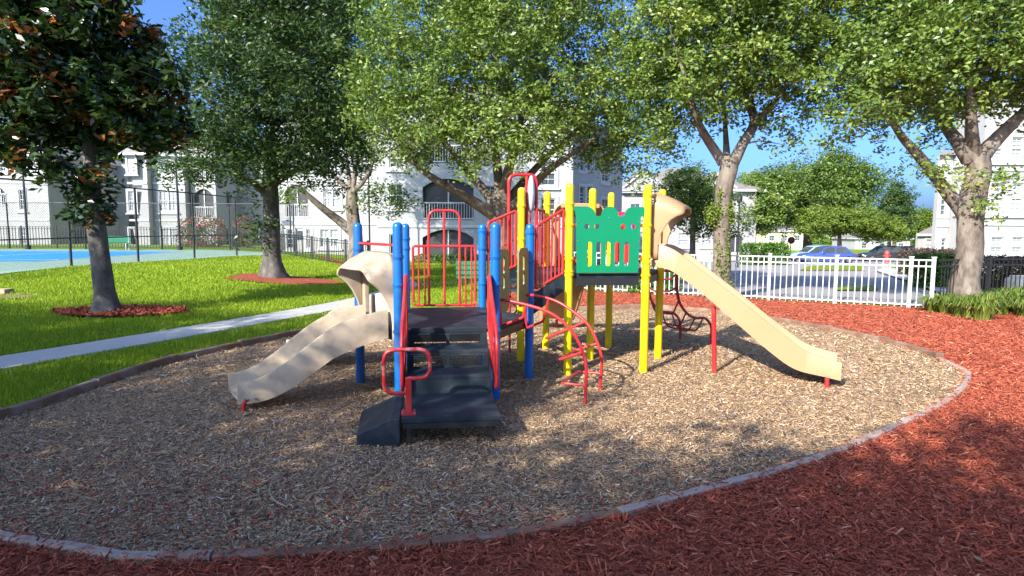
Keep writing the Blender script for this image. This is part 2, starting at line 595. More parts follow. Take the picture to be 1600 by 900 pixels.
def sheet(name, poly, mat, off, cut=2.0, label=None, cat=None, kind='structure', parent=None):
    """ground sheet that follows the land, `off` metres above it"""
    bm = bmesh.new()
    vs = [bm.verts.new((x, y, 0)) for x, y in poly]
    bm.faces.new(vs)
    bmesh.ops.triangulate(bm, faces=bm.faces)
    xs = [p[0] for p in poly]
    ys = [p[1] for p in poly]
    for axis, lo, hi in ((0, min(xs), max(xs)), (1, min(ys), max(ys))):
        k = math.floor(lo / cut) * cut + cut
        while k < hi:
            co = (k, 0, 0) if axis == 0 else (0, k, 0)
            no = (1, 0, 0) if axis == 0 else (0, 1, 0)
            bmesh.ops.bisect_plane(bm, geom=bm.verts[:] + bm.edges[:] + bm.faces[:], plane_co=co, plane_no=no)
            k += cut
    for v in bm.verts:
        v.co.z = hz(v.co.x, v.co.y) + off
    bmesh.ops.recalc_face_normals(bm, faces=bm.faces)
    for f in bm.faces:
        if f.normal.z < 0:
            f.normal_flip()
    me = bpy.data.meshes.new(name)
    bm.to_mesh(me)
    bm.free()
    me.materials.append(mat)
    o = link(name, me, parent)
    return tag(o, label, cat, None, kind)


def inside(poly, x, y):
    x, y = np.asarray(x), np.asarray(y)
    r = np.zeros(x.shape, bool)
    n = len(poly)
    for i in range(n):
        x0, y0 = poly[i][0], poly[i][1]
        x1, y1 = poly[(i + 1) % n][0], poly[(i + 1) % n][1]
        if y0 == y1:
            continue
        c = ((y0 > y) != (y1 > y)) & (x < (x1 - x0) * (y - y0) / (y1 - y0) + x0)
        r ^= c
    return r
#--PART2--

# ------------------------------------------------------------------ the land
gx = np.concatenate([np.linspace(-400, -60, 18)[:-1], np.linspace(-60, -20, 21)[:-1], np.linspace(-20, 20, 41)[:-1], np.linspace(20, 60, 21)[:-1], np.linspace(60, 400, 18)])
gy = np.concatenate([np.linspace(-60, 0, 13)[:-1], np.linspace(0, 60, 61)[:-1], np.linspace(60, 120, 21)[:-1], np.linspace(120, 600, 20)])
verts = [(x, y, hz(x, y) - 0.03) for y in gy for x in gx]
nx = len(gx)
faces = [(j * nx + i, j * nx + i + 1, (j + 1) * nx + i + 1, (j + 1) * nx + i) for j in range(len(gy) - 1) for i in range(nx - 1)]
tag(fast('ground', verts, faces, M['ground'], smooth=True), kind='structure')

# outline of the play surface (centre line of the timber border)
edge_px = [(0, 655), (60, 637), (130, 612), (200, 588), (270, 566), (340, 549), (400, 537), (470, 523)]
ring = [gp(*p) for p in edge_px]
ring += [Vector((-2.6, 11.3, 0)), Vector((-1.5, 12.2, 0)), Vector((-0.2, 12.8, 0)), Vector((1.1, 13.05, 0))]
ring += [gp(*p) for p in [(1000, 482), (1060, 485), (1120, 490), (1200, 500), (1265, 511), (1340, 526), (1400, 540), (1450, 555), (1490, 572), (1513, 588)]]
ring += [gp(*p) for p in [(1492, 618), (1440, 648), (1390, 672), (1330, 698), (1260, 722), (1180, 746), (1100, 768), (1000, 795), (900, 818), (790, 838), (650, 852), (520, 862), (400, 868), (300, 872), (200, 873), (120, 860), (0, 840)]]
ring += [Vector((-3.9, 3.75, 0)), Vector((-4.7, 4.5, 0))]
RING = [(v.x, v.y) for v in ring]
sheet('play_surface', RING, M['chipbed'], 0.0, 1.0)
FA, FB = gp(1061, 461), gp(1455, 483)                       # white fence line
fdir = (FB - FA).normalized()
FL = FA - fdir * 4.2
MULCH = [(-12, -6), (-9, 2.2), (-4.9, 4.4), (-3, 7), (-2, 10), (-1.9, 12.4), (-1.0, 14.0), (FL.x - 0.8, FL.y - 1.2), (FL.x, FL.y + 0.3), (FB.x, FB.y + 0.25), (12, 14.2), (20, 14.2), (20, -6)]
sheet('mulch_bed', MULCH, M['mulchbed'], -0.012, 1.0)

# path of concrete slabs
pc = spline([(-9.6, 1.2, 0), (-6.55, 7.66, 0), (-5.2, 10.6, 0), (-3.85, 14.0, 0), (-3.3, 17.0, 0), (-3.6, 20.0, 0), (-5.0, 24.5, 0)], 10)
PATHW = 0.86
path = sheet('path', [(p.x - 0.43, p.y) for p in pc] + [(p.x + 0.43, p.y) for p in reversed(pc)], M['concrete'], -0.02, 1.5)
acc, pieces = 0.0, [[pc[0]]]
for i in range(1, len(pc)):
    acc += (pc[i] - pc[i - 1]).length
    pieces[-1].append(pc[i])
    if acc > 1.35:
        acc = 0.0
        pieces.append([pc[i]])
PATHPTS = []
for seg in pieces:
    if len(seg) < 2:
        continue
    mb = MB()
    L, Rr = [], []
    for i, q in enumerate(seg):
        d = (seg[min(i + 1, len(seg) - 1)] - seg[max(0, i - 1)]).normalized()
        s = Vector((d.y, -d.x, 0))
        q = q + d * (0.008 if i == 0 else (-0.008 if i == len(seg) - 1 else 0))
        L.append((q - s * PATHW / 2, hz(q.x, q.y)))
        Rr.append((q + s * PATHW / 2, hz(q.x, q.y)))
        PATHPTS.append(q)
    rings = [[(a.x, a.y, z - 0.04), (b.x, b.y, z - 0.04), (b.x, b.y, z + 0.025), (a.x, a.y, z + 0.025)] for (a, z), (b, _) in zip(L, Rr)]
    mb.loft(rings)
    mb.build('slab', M['concrete'], path)
# cross path seen behind the climbing frame
cp = spline([(-3.45, 18.6, 0), (-1.0, 20.6, 0), (3, 21.6, 0), (9, 21.0, 0)], 8)
sheet('path', [(p.x, p.y - 0.45) for p in cp] + [(p.x, p.y + 0.45) for p in reversed(cp)], M['concrete'], 0.02, 1.5)

# tennis court
CX0, CX1, CY0, CY1 = -34.0, -14.6, 16.0, 39.5


def court_sheet(name, poly, mat, off):
    return sheet(name, poly, mat, off, 2.0)


court = court_sheet('tennis_court', [(-60, 12), (-17.6, 12), (-15.9, 22), (-15.2, 25.2), (-14.4, 28), (-14.4, 39.5), (-60, 39.5)], M['courtgreen'], 0.0)
b0, b1, b2, b3 = gp(-400, 405, 0.33), gp(-60, 408, 0.33), gp(232, 394.5, 0.33), gp(-100, 387, 0.33)
bz = [(-46, 25.0), (-19.5, 25.0), (-19.5, 36.3), (-46, 36.3)]
court_sheet('court_surface', bz, M['courtblue'], 0.008)
for x0, y0, x1, y1 in [(-46, 25.0, -19.5, 25.08), (-19.58, 25.0, -19.5, 36.3), (-46, 36.22, -19.5, 36.3), (-46, 26.4, -19.5, 26.48), (-25, 26.4, -24.92, 34.9), (-46, 34.9, -19.5, 34.98)]:
    court_sheet('court_line', [(x0, y0), (x1, y0), (x1, y1), (x0, y1)], M['courtline'], 0.014)

# road and car park beyond the white fence
ROAD = [land(*p) for p in [(930, 449), (1061, 458), (1200, 465), (1330, 472), (1430, 478), (1500, 478), (1530, 474)]]
ROAD += [land(*p) for p in [(1470, 462), (1420, 443), (1368, 425), (1395, 414), (1450, 404), (1420, 397), (1250, 396), (1120, 396.5), (1020, 400), (950, 412)]]
ROADP = [(v.x, v.y) for v in ROAD]
sheet('road', ROADP, M['asphalt'], 0.02, 2.0)
isl = [land(*p) for p in [(1250, 424), (1352, 424), (1345, 416.5), (1262, 416.5)]]
sheet('island_kerb', [(v.x, v.y) for v in isl], M['yellowline'], 0.06, 2.0)
isc = sum((v for v in isl), Vector()) / 4
sheet('island_lawn', [((v.x - isc.x) * 0.97 + isc.x, (v.y - isc.y) * 0.93 + isc.y) for v in isl], M['ground'], 0.075, 2.0)
isl = [land(*p) for p in [(1300, 456), (1372, 456), (1368, 450), (1310, 450)]]
sheet('island_lawn', [(v.x, v.y) for v in isl], M['ground'], 0.06, 2.0)
kw = [land(*p) for p in [(1368, 425), (1420, 443), (1470, 462), (1530, 474), (1640, 474), (1640, 462), (1530, 460), (1490, 447), (1430, 430), (1385, 418)]]
sheet('sidewalk', [(v.x, v.y) for v in kw], M['concrete'], 0.08, 2.0)

# ------------------------------------------------------------------ timber border, one timber after another
border = thing('timber_border', (0, 7, 0), 'low ring of brown and weathered timbers edging the wood chips', 'edging')
rp = spline([Vector((x, y, 0)) for x, y in RING] + [Vector((*RING[0], 0))], 6)
acc, start = 0.0, 0
for i in range(1, len(rp)):
    acc += (rp[i] - rp[i - 1]).length
    if acc > 1.15 or i == len(rp) - 1:
        a, b = rp[start], rp[i]
        mid = rp[(start + i) // 2]
        left = mid.x < -2.6 and mid.y > 3.9
        back = mid.y > 8 and not left
        top = 0.09 if left else (0.085 if back else 0.030)
        wdt = 0.075 if (left or back) else 0.066
        rings = []
        idx = list(range(start, i + 1))
        for q in idx:
            p = rp[q].copy()
            d = (rp[min(q + 1, len(rp) - 1)] - rp[max(0, q - 1)]).normalized()
            if q == idx[0]: p += d * 0.006
            if q == idx[-1]: p -= d * 0.006
            s = Vector((d.y, -d.x, 0))
            t = top + 0.002 * math.sin(q * 1.7 + start) + (0.010 if left or back else 0.005) * math.sin(start * 2.3)
            w = wdt / 2
            rings.append([p - s * w + Vector((0, 0, -0.08)), p + s * w + Vector((0, 0, -0.08)), p + s * w + Vector((0, 0, t - 0.012)), p + s * (w - 0.012) + Vector((0, 0, t)), p - s * (w - 0.012) + Vector((0, 0, t)), p - s * w + Vector((0, 0, t - 0.012))])
        mb = MB().loft(rings)
        grey = (not left and not back and mid.x > 1.0) or (mid.x < -1.6 and mid.y < 3.8)
        tb = mb.build('timber', M['timbergrey' if grey else 'timber'], border, recalc=True)
        if back or left:                                   # joint block at the end
            d = (rp[i] - rp[i - 1]).normalized()
            MB().obox(rp[i] + Vector((0, 0, top / 2 - 0.035)), d, (d.y, -d.x, 0), (0, 0, 1), 0.10, 0.10, top + 0.085).build('joint_block', M['timber'], border, bevel=0.008)
        start, acc = i, 0.0


# ------------------------------------------------------------------ chips, mulch and grass (nobody could count them)
def strands(name, pts, lmin, lmax, wmin, wmax, mat, tints, zoff, tilt=0.35, label=None, cat=None, power=1.6):
    n = len(pts)
    L = lmin + (lmax - lmin) * rng.random(n) ** power
    W = wmin + (wmax - wmin) * rng.random(n) ** 1.5
    far = np.clip(pts[:, 1] / 6.0, 1, 1.4)
    L, W = L * far, W * far
    a = rng.random(n) * 2 * np.pi
    el = rng.normal(0, tilt, n)
    d = np.stack([np.cos(a) * np.cos(el), np.sin(a) * np.cos(el), np.sin(el)], 1)
    roll = rng.normal(0, 0.5, n)
    sx = np.stack([-np.sin(a), np.cos(a), np.zeros(n)], 1)
    up = np.cross(d, sx)
    s = sx * np.cos(roll)[:, None] + up * np.sin(roll)[:, None]
    u = np.cross(d, s)
    T = W * rng.uniform(0.25, 0.5, n)
    c = pts.copy()
    c[:, 2] += zoff + np.abs(np.sin(el)) * L * 0.4 + rng.random(n) * 0.012
    k = 0.45 + 0.5 * rng.random(n)
    e0, e1 = c - d * L[:, None] / 2, c + d * L[:, None] / 2
    hw, tt = s * W[:, None] / 2, u * T[:, None]
    V = np.stack([e0 - hw, e0 + hw, e1 + hw * k[:, None], e1 - hw * k[:, None], e0 - hw - tt, e0 + hw - tt, e1 + hw * k[:, None] - tt, e1 - hw * k[:, None] - tt], 1).reshape(-1, 3)
    base = (np.arange(n) * 8)[:, None]
    F = np.concatenate([base + np.array(q)[None, :] for q in ([0, 1, 2, 3], [5, 6, 2, 1], [7, 4, 0, 3])])
    o = fast(name, V, F, mat, tint=np.repeat(tints, 8))
    return tag(o, label, cat, None, 'stuff')


def scatter(poly, bounds, n, wfun=None):
    x0, x1, y0, y1 = bounds
    x = rng.uniform(x0, x1, n)
    y = rng.uniform(y0, y1, n)
    ok = inside(poly, x, y)
    # only what the frame can show, with a margin
    ok &= np.abs(x) < 0.95 * y + 0.5
    if wfun is not None:
        ok &= rng.random(n) < wfun(x, y)
    x, y = x[ok], y[ok]
    z = np.array([hz(a, b) for a, b in zip(x, y)])
    return np.stack([x, y, z], 1)


pts = scatter(RING, (-5, 6, 3, 13), 340000, lambda x, y: np.clip((4.6 / y) ** 2.0, 0.08, 1) * 0.9)
reddish = rng.random(len(pts))
dist_front = np.clip((4.35 + 0.12 * np.abs(pts[:, 0]) ** 1.3 - pts[:, 1]) / 0.8, 0, 1)
isred = reddish < dist_front * 0.10
t = np.clip(rng.normal(0.47, 0.29, len(pts)), 0, 1)
strands('wood_chips', pts[~isred], 0.009, 0.048, 0.004, 0.012, M['chip'], t[~isred], 0.003, 0.3, 'tan and grey wood chips spread inside the timber ring', 'wood chips')
ringarr = np.array(RING)
mp_ = scatter(MULCH, (-6, 14, 2.4, 17), 800000, lambda x, y: np.clip((4.6 / y) ** 1.8, 0.12, 1))
cx, cy = ringarr[:, 0].mean(), ringarr[:, 1].mean()
shr = [((x - cx) * 0.992 + cx, (y - cy) * 0.992 + cy) for x, y in RING]
mp_ = mp_[~inside(shr, mp_[:, 0], mp_[:, 1])]
mp_ = np.concatenate([mp_, pts[isred]])
fr = np.array([(q.x, q.y) for q in spline([Vector((x, y, 0)) for x, y in RING[21:40]], 40)])
fr = fr[rng.integers(0, len(fr), 400)] + rng.normal(0, 0.035, (400, 2)) - np.array([0.0, 0.03])
mp_ = np.concatenate([mp_, np.column_stack([fr, np.full(400, 0.024)])])
strands('red_mulch', mp_, 0.014, 0.078, 0.004, 0.012, M['mulch'], np.clip(rng.normal(0.48, 0.24, len(mp_)), 0, 1), 0.004, 0.32, 'red shredded mulch around the timber ring', 'mulch')


def blades(name, pts, h0, h1, w, mat, lean=0.35, label=None, cat=None, t0=0.5, ts=0.25, parent=None, kind='stuff'):
    n = len(pts)
    far = np.clip(pts[:, 1] / 9.0, 1, 2.6)
    h = rng.uniform(h0, h1, n) * far ** 0.25
    a = rng.random(n) * 2 * np.pi
    ln = rng.normal(0, lean, n)
    tip = pts + np.stack([np.cos(a) * ln * h, np.sin(a) * ln * h, h], 1)
    b = rng.random(n) * np.pi
    s = np.stack([np.cos(b), np.sin(b), np.zeros(n)], 1) * (w * far / 2)[:, None]
    V = np.stack([pts - s, pts + s, tip], 1).reshape(-1, 3)
    F = np.arange(n * 3).reshape(-1, 3)
    patch = 0.12 * np.sin(pts[:, 0] * 1.7 + np.sin(pts[:, 1] * 0.9) * 2) * np.sin(pts[:, 1] * 1.1)
    o = fast(name, V, F, mat, parent, tint=np.repeat(np.clip(rng.normal(t0, ts, n) + patch, 0, 1), 3))
    return tag(o, label, cat, None, kind)


LAWN = [(-16.5, 10), (-8.0, 3.0), (-4.9, 4.7)] + [(x - 0.06, y) for x, y in RING[:9]] + [(-2.0, 12.0), (-1.9, 13.0), (-1.3, 14.4), (-0.5, 17.0), (1.0, 20), (3.0, 24), (-2, 34), (-14, 40), (-14.2, 28), (-15.0, 25.2), (-15.8, 22)]
lp = scatter(LAWN, (-17, 4, 5, 40), 2000000, lambda x, y: np.clip((8.0 / y) ** 1.9, 0.035, 1) * 0.9)
pp = np.array([(q.x, q.y) for q in spline(PATHPTS, 2)])
keep = np.ones(len(lp), bool)
for q in pp:
    keep &= ((lp[:, 0] - q[0]) ** 2 + (lp[:, 1] - q[1]) ** 2) > 0.47 ** 2
q0 = [gp(165, 490), Vector((-8.0, 20.8, 0))]
keep &= ((lp[:, 0] - q0[0].x - 0.35) / 1.15) ** 2 + ((lp[:, 1] - q0[0].y) / 0.75) ** 2 > 1
mr_ = land(448, 438)
keep &= ((lp[:, 0] - mr_.x) / 1.7) ** 2 + ((lp[:, 1] - mr_.y) / 1.55) ** 2 > 1
lp = lp[keep]
blades('grass', lp, 0.03, 0.075, 0.013, M['grass'], 0.5, 'bright green mown grass between the path and the court', 'grass')
#--PART3--

# ------------------------------------------------------------------ the climbing frame
PS = thing('play_structure', (0.2, 7.3, 0), 'climbing frame with blue and yellow posts, tan slides and black steps', 'play structure')
BP = dict(P=(-1.131, 6.054), Q=(-0.169, 6.177), R=(0.205, 7.071), S=(-0.382, 7.842), T=(-1.343, 7.72), U=(-1.718, 6.826))
YP = dict(A=(0.675, 7.275), B=(1.617, 7.375), C=(2.001, 8.24), D=(1.443, 9.005), E=(0.502, 8.905), F=(0.118, 8.04), O=(1.059, 8.14))
ZB, ZY = 0.75, 1.22
PR = 0.05


def v2(a, z=0.0):
    return Vector((a[0], a[1], z))


def plane_hit(px, py, a, b):
    a, b = Vector(a[:2]), Vector(b[:2])
    d = ray(px, py)
    n = Vector((-(b - a).y, (b - a).x))
    t = n.dot(a) / (n.x * d[0] + n.y * d[1])
    return Vector((d[0] * t, d[1] * t, EYE + d[2] * t))


def post(xy, top, mat, rings, name='post', lab=None):
    r = PR
    o = MB().lathe(v2(xy), [(r, -0.05), (r, top - 0.055), (r * 0.99, top - 0.045), (r * 0.93, top - 0.026), (r * 0.75, top - 0.011), (r * 0.4, top - 0.002), (0.004, top)], 20).build(name, mat, PS, smooth=45)
    if lab: o['label'] = lab
    for z in rings:
        MB().lathe(v2(xy), [(r, z - 0.022), (r + 0.006, z - 0.020), (r + 0.006, z - 0.005), (r + 0.014, z - 0.004), (r + 0.014, z + 0.004), (r + 0.006, z + 0.005), (r + 0.006, z + 0.020), (r, z + 0.022)], 20).build('clamp', mat, o, smooth=30)
    return o


for k, xy in BP.items():
    post(xy, 1.812, M['blue'], {'P': [1.47, 1.19, 0.72], 'Q': [1.47, 1.19, 0.72], 'R': [1.71, 1.38, 0.92], 'S': [1.72, 1.50, 1.05, 0.72], 'T': [1.62, 1.50, 0.72], 'U': [1.52, 1.45, 0.72]}[k], lab='blue steel post')
for k, xy in YP.items():
    post(xy, 2.29, M['yellow'], {'A': [2.05, 1.80, 1.40, 1.25, 1.21], 'B': [2.16, 1.80, 1.42, 1.36, 1.20], 'C': [2.1, 1.4, 1.2, 1.08], 'D': [2.0, 1.4, 1.2], 'E': [2.1, 1.5, 1.2], 'F': [2.05, 1.62, 1.2], 'O': [1.46, 1.2]}[k], lab='yellow steel post')

# decks: hexagons of black coated steel with a folded rim
for nm, pp_, z in (('blue', BP, ZB), ('yellow', YP, ZY)):
    ks = 'PQRSTU' if nm == 'blue' else 'ABCDEF'
    c = sum((v2(pp_[k]) for k in ks), Vector()) / 6
    poly = [((v2(pp_[k]) - c) * 0.97 + c) for k in ks]
    d = MB().prism([(p.x, p.y) for p in poly], z - 0.05, z).build('deck', M['rubber'], PS, bevel=0.008)
    for i in range(6):
        a, b = poly[i], poly[(i + 1) % 6]
        e = (b - a).normalized() * 0.07
        MB().bar(a + e + Vector((0, 0, z - 0.095)), b - e + Vector((0, 0, z - 0.095)), 0.03, 0.09).build('rim', M['blackmetal'], d)

# steps down to the transfer platform
Pm = (v2(BP['P']) + v2(BP['Q'])) / 2
e1 = (v2(BP['Q']) - v2(BP['P'])).normalized()
e2 = Vector((e1.y, -e1.x, 0))
UP = Vector((0, 0, 1))


def sl(u, v, z):
    return Pm + e1 * u + e2 * v + UP * z


HW = 0.395
for v0, v1, z in ((-0.02, 0.30, 0.585), (0.28, 0.62, 0.415)):
    MB().obox(sl(0, (v0 + v1) / 2, z - 0.018), e1, e2, UP, 2 * HW, v1 - v0, 0.036).build('step', M['rubber'], PS, bevel=0.008)
MB().obox(sl(0, 0.975, 0.225), e1, e2, UP, 2 * HW + 0.005, 0.72, 0.045).build('transfer_platform', M['rubber'], PS, bevel=0.01)
MB().obox(sl(0, 1.325, 0.18), e1, e2, UP, 2 * HW - 0.02, 0.03, 0.045).build('platform_rim', M['blackmetal'], PS)
# risers: frame with two perforated fields, lowest one solid
for v, z0, z1, open_ in ((0.012, 0.586, 0.70, True), (0.305, 0.416, 0.548, True)):
    w, h = 2 * HW - 0.03, z1 - z0
    hl = [(0.05, 0.015), (w / 2 - 0.02, 0.015), (w / 2 - 0.02, h - 0.015), (0.05, h - 0.015)]
    hr = [(w - a, b) for a, b in reversed(hl)]
    rs = plate('riser', [(0, 0), (w, 0), (w, h), (0, h)], [hl, hr], 0.008, sl(-w / 2, v, z0), e1, UP, M['rubber'], PS)
    mb = MB()
    for ho in (hl, hr):
        xs = sorted(set(p[0] for p in ho))
        ys = sorted(set(p[1] for p in ho))
        n = int((xs[-1] - xs[0]) / 0.0135)
        for i in range(1, n):
            x = xs[0] + (xs[-1] - xs[0]) * i / n
            mb.obox(sl(x - w / 2, v, z0 + (ys[0] + ys[-1]) / 2), e1, e2, UP, 0.0042, 0.003, ys[-1] - ys[0])
        n = int((ys[-1] - ys[0]) / 0.0135)
        for i in range(1, n):
            y = ys[0] + (ys[-1] - ys[0]) * i / n
            mb.obox(sl((xs[0] + xs[-1]) / 2 - w / 2, v, z0 + y), e1, e2, UP, xs[-1] - xs[0], 0.003, 0.0042)
    tag(mb.build('perforated_mesh', M['blackmetal'], rs, recalc=False), kind='stuff')
MB().obox(sl(0, 0.61, 0.318), e1, e2, UP, 2 * HW - 0.02, 0.012, 0.152).build('riser', M['rubber'], PS)
for u in (-HW + 0.01, HW - 0.01):                          # side stringers of the stair
    prof = [(-0.02, 0.74), (0.02, 0.74), (0.31, 0.56), (0.63, 0.40), (0.66, 0.24), (0.60, 0.19), (-0.02, 0.50)]
    plate('stringer', prof, [], 0.012, sl(u, 0, 0), e2, UP, M['blackmetal'], PS)
for u, v in ((-HW + 0.05, 1.26), (HW - 0.05, 1.26), (0.0, 0.9)):
    MB().obox(sl(u, v, 0.08), e1, e2, UP, 0.03, 0.03, 0.24).build('platform_leg', M['blackmetal'], PS)

# black ramp step beside the platform
zl, zh = 0.085, 0.225
o_ = [(-0.76, 1.25), (-0.415, 1.29), (-0.415, 0.52), (-0.80, 0.56)]
rmp = MB()
A0, B0, C0, D0 = (sl(o_[0][0], o_[0][1], 0), sl(o_[1][0], o_[1][1], 0), sl(o_[2][0], o_[2][1], 0), sl(o_[3][0], o_[3][1], 0))
ez = lambda p, z: p + UP * z
A1, B1, C1, D1 = ez(A0, zl), ez(B0, zh), ez(C0, zh), ez(D0, zl)
I1, I2 = sl(-0.50, 1.22, 0.215), sl(-0.50, 0.60, 0.215)
rmp.add([A0, B0, C0, D0, A1, B1, C1, D1, sl(-0.485, 1.27, zh), sl(-0.485, 0.54, zh)],
        [(0, 1, 5, 8, 4), (1, 2, 6, 5), (2, 3, 7, 9, 6), (3, 0, 4, 7), (4, 8, 9, 7), (8, 5, 6, 9), (3, 2, 1, 0)])
rmp.build('ramp', M['rubber'], PS, bevel=0.008)

# red hand hold on the platform corner
hh = MB().tube(rounded([sl(-0.345, 1.2, 0.535), sl(-0.17, 1.2, 0.535), sl(-0.17, 1.2, 0.775), sl(-0.54, 1.2, 0.775), sl(-0.54, 1.2, 0.415), sl(-0.345, 1.2, 0.415)], 0.10, 7), 0.0165, 10).build('handhold', M['redworn'], PS, smooth=50)
MB().obox(sl(-0.345, 1.2, 0.39), e1, e2, UP, 0.05, 0.05, 0.31).build('upright', M['red'], hh, bevel=0.005)
MB().obox(sl(-0.345, 1.2, 0.253), e1, e2, UP, 0.12, 0.12, 0.012).build('flange', M['red'], hh)
for a, b in ((-1, -1), (1, -1), (1, 1), (-1, 1)):
    MB().lathe(sl(-0.345 + a * 0.045, 1.2 + b * 0.045, 0.258), [(0.008, 0), (0.008, 0.008), (0.003, 0.010)], 8).build('bolt', M['greymetal'], hh)

# red side rails of the steps: bent plates with a rolled edge
for u, sgn in ((-HW - 0.012, -1), (HW + 0.022, 1)):
    out = [(0.02, 0.80), (0.03, 1.28), (0.06, 1.29), (0.30, 1.08), (0.62, 0.86), (0.72, 0.70), (0.72, 0.36), (0.66, 0.28), (0.56, 0.34), (0.30, 0.56)]
    O = sl(u, 0, 0)
    pl = plate('side_rail', out, [[(0.10, 0.82), (0.14, 1.08), (0.28, 0.98), (0.28, 0.68)], [(0.36, 0.62), (0.36, 0.92), (0.58, 0.78), (0.60, 0.46)]], 0.02, O, e2 * 1.0 + e1 * (0.02 * sgn), UP, M['red'], PS)
    MB().tube(rounded([O + e2 * a + UP * b + e1 * 0.02 * sgn * a for a, b in out], 0.05, 4, closed=True), 0.017, 8, closed=True).build('rolled_edge', M['red'], pl, smooth=60)

# barrier with a tall hoop on the far side of the blue deck
T_, S_ = v2(BP['T']), v2(BP['S'])
dS = (S_ - T_).normalized()
Lb = (S_ - T_).length


def bx(t, z):
    return T_ + dS * t + UP * z


br = MB().tube(rounded([bx(0.09, 0.82), bx(0.09, 1.53), bx(Lb - 0.09, 1.53), bx(Lb - 0.09, 0.82)], 0.03, 3), 0.016, 8)
br.tube(rounded([bx(0.09, 0.80), bx(0.13, 0.775), bx(Lb - 0.13, 0.775), bx(Lb - 0.09, 0.80)], 0.03, 3), 0.014, 8)
br = br.build('barrier', M['red'], PS, smooth=60)
MB().tube(rounded([bx(Lb / 2 - 0.195, 0.78), bx(Lb / 2 - 0.195, 1.98), bx(Lb / 2 + 0.195, 1.98), bx(Lb / 2 + 0.195, 0.78)], 0.12, 7), 0.017, 10).build('hoop', M['red'], br, smooth=60)
for t in (0.16, 0.235, Lb / 2, Lb / 2 + 0.27, Lb / 2 + 0.345):
    z1 = 1.965 if abs(t - Lb / 2) < 1e-6 else 1.52
    MB().tube([bx(t, 0.775), bx(t, z1)], 0.015 if z1 > 1.6 else 0.011, 8).build('bar', M['red'], br, smooth=60)
# single rail above the near slide
MB().tube([v2(BP['P'], 1.585), v2(BP['U'], 1.585)], 0.014, 8).build('rail', M['red'], PS, smooth=60)


# ---- slides
def chute(name, n0, n1, w0, w1, tops, bots, mat, parent, bed=0.055, lip=0.05, ledge=True):
    """n0 -> n1: foot of the near wall; w0, w1: vectors across the slide at both ends; profiles (s 0..1, z)"""
    n0, n1, w0, w1 = (Vector((*a, 0)) for a in (n0, n1, w0, w1))
    ts = np.linspace(0, 1, 41)
    zt = np.interp(ts, [a for a, _ in tops], [b for _, b in tops])
    zb = np.interp(ts, [a for a, _ in bots], [b for _, b in bots])
    k = np.array([1, 2, 3, 2, 1]) / 9
    zt = np.convolve(np.pad(zt, 2, mode='edge'), k, 'valid')
    zb = np.convolve(np.pad(zb, 2, mode='edge'), k, 'valid')
    rings = []
    for t, a, b in zip(ts, zt, zb):
        o = n0.lerp(n1, t)
        w = w0.lerp(w1, t)
        q = b + bed
        sec = [(0.0, b), (0.0, a - 0.012), (0.012, a), (lip, a), (lip + 0.02, a - 0.02), (lip + 0.035, q + 0.05), (lip + 0.075, q + 0.008), (0.16 + lip, q),
               (0.84 - lip, q), (1 - lip - 0.075, q + 0.008), (1 - lip - 0.035, q + 0.05), (1 - lip - 0.02, a - 0.02), (1 - lip, a), (0.988, a), (1.0, a - 0.012), (1.0, b),
               (0.955, b), (0.94, q - 0.02), (0.06, q - 0.02), (0.045, b)]
        rings.append([o + w * u + UP * z for u, z in sec])
    return MB().loft(rings).build(name, mat, parent, smooth=35)


def hood(a, b, z0, z1, out, reach, drop, mat, parent, low=0.08, rows=9, ex=1.5):
    """moulded hood between two posts; the rim reaches out most at the top"""
    a, b, out = v2(a), v2(b), Vector((*out, 0)).normalized()
    w = b - a
    r = 0.16
    L = w.length
    outl = []
    for k in range(9):
        outl.append((0, z0 + (z1 - r - z0) * k / 8))
    for k in range(1, 7):
        t = math.pi / 2 * k / 6
        outl.append(((r - r * math.cos(t)) / L, z1 - r + r * math.sin(t)))
    top = [(r / L + (1 - 2 * r / L) * k / 6, z1) for k in range(1, 6)]
    full = outl + top + [(1 - u, z) for u, z in reversed(outl)]
    rings = []
    for k in range(rows):
        q = k / (rows - 1)
        ring = []
        for u, z in full:
            zr = (z - z0) / (z1 - z0)
            g = low + (1 - low) * sstep((zr - 0.12) / 0.80) ** ex
            cen = 1 - abs(u - 0.5) * 2
            g *= 1 + 0.10 * cen
            ring.append(a + w * (u + (0.5 - u) * 0.05 * q) + out * (reach * g * q) + UP * (z - drop * q * sstep((zr - 0.55) / 0.45) + 0.02 * math.sin(math.pi * q) * zr))
        rings.append(ring)
    o = MB().loft(rings, closed_ring=False, caps=False).build('hood', mat, parent, smooth=50)
    so = o.modifiers.new('shell', 'SOLIDIFY')
    so.thickness = 0.022
    so.offset = 0
    mb = MB()
    for p in (a, b):
        s = (b - a).normalized() * (1 if p is a else -1)
        mb.obox(p + s * 0.03 - out * 0.03 + UP * (z0 + z1 - r) / 2, s, out, UP, 0.085, 0.05, z1 - r - z0)
    mb.obox((a + b) / 2 - out * 0.03 + UP * (z1 - 0.03), w.normalized(), out, UP, L - 0.2, 0.05, 0.06)
    mb.build('flange', mat, o, bevel=0.01)
    return o


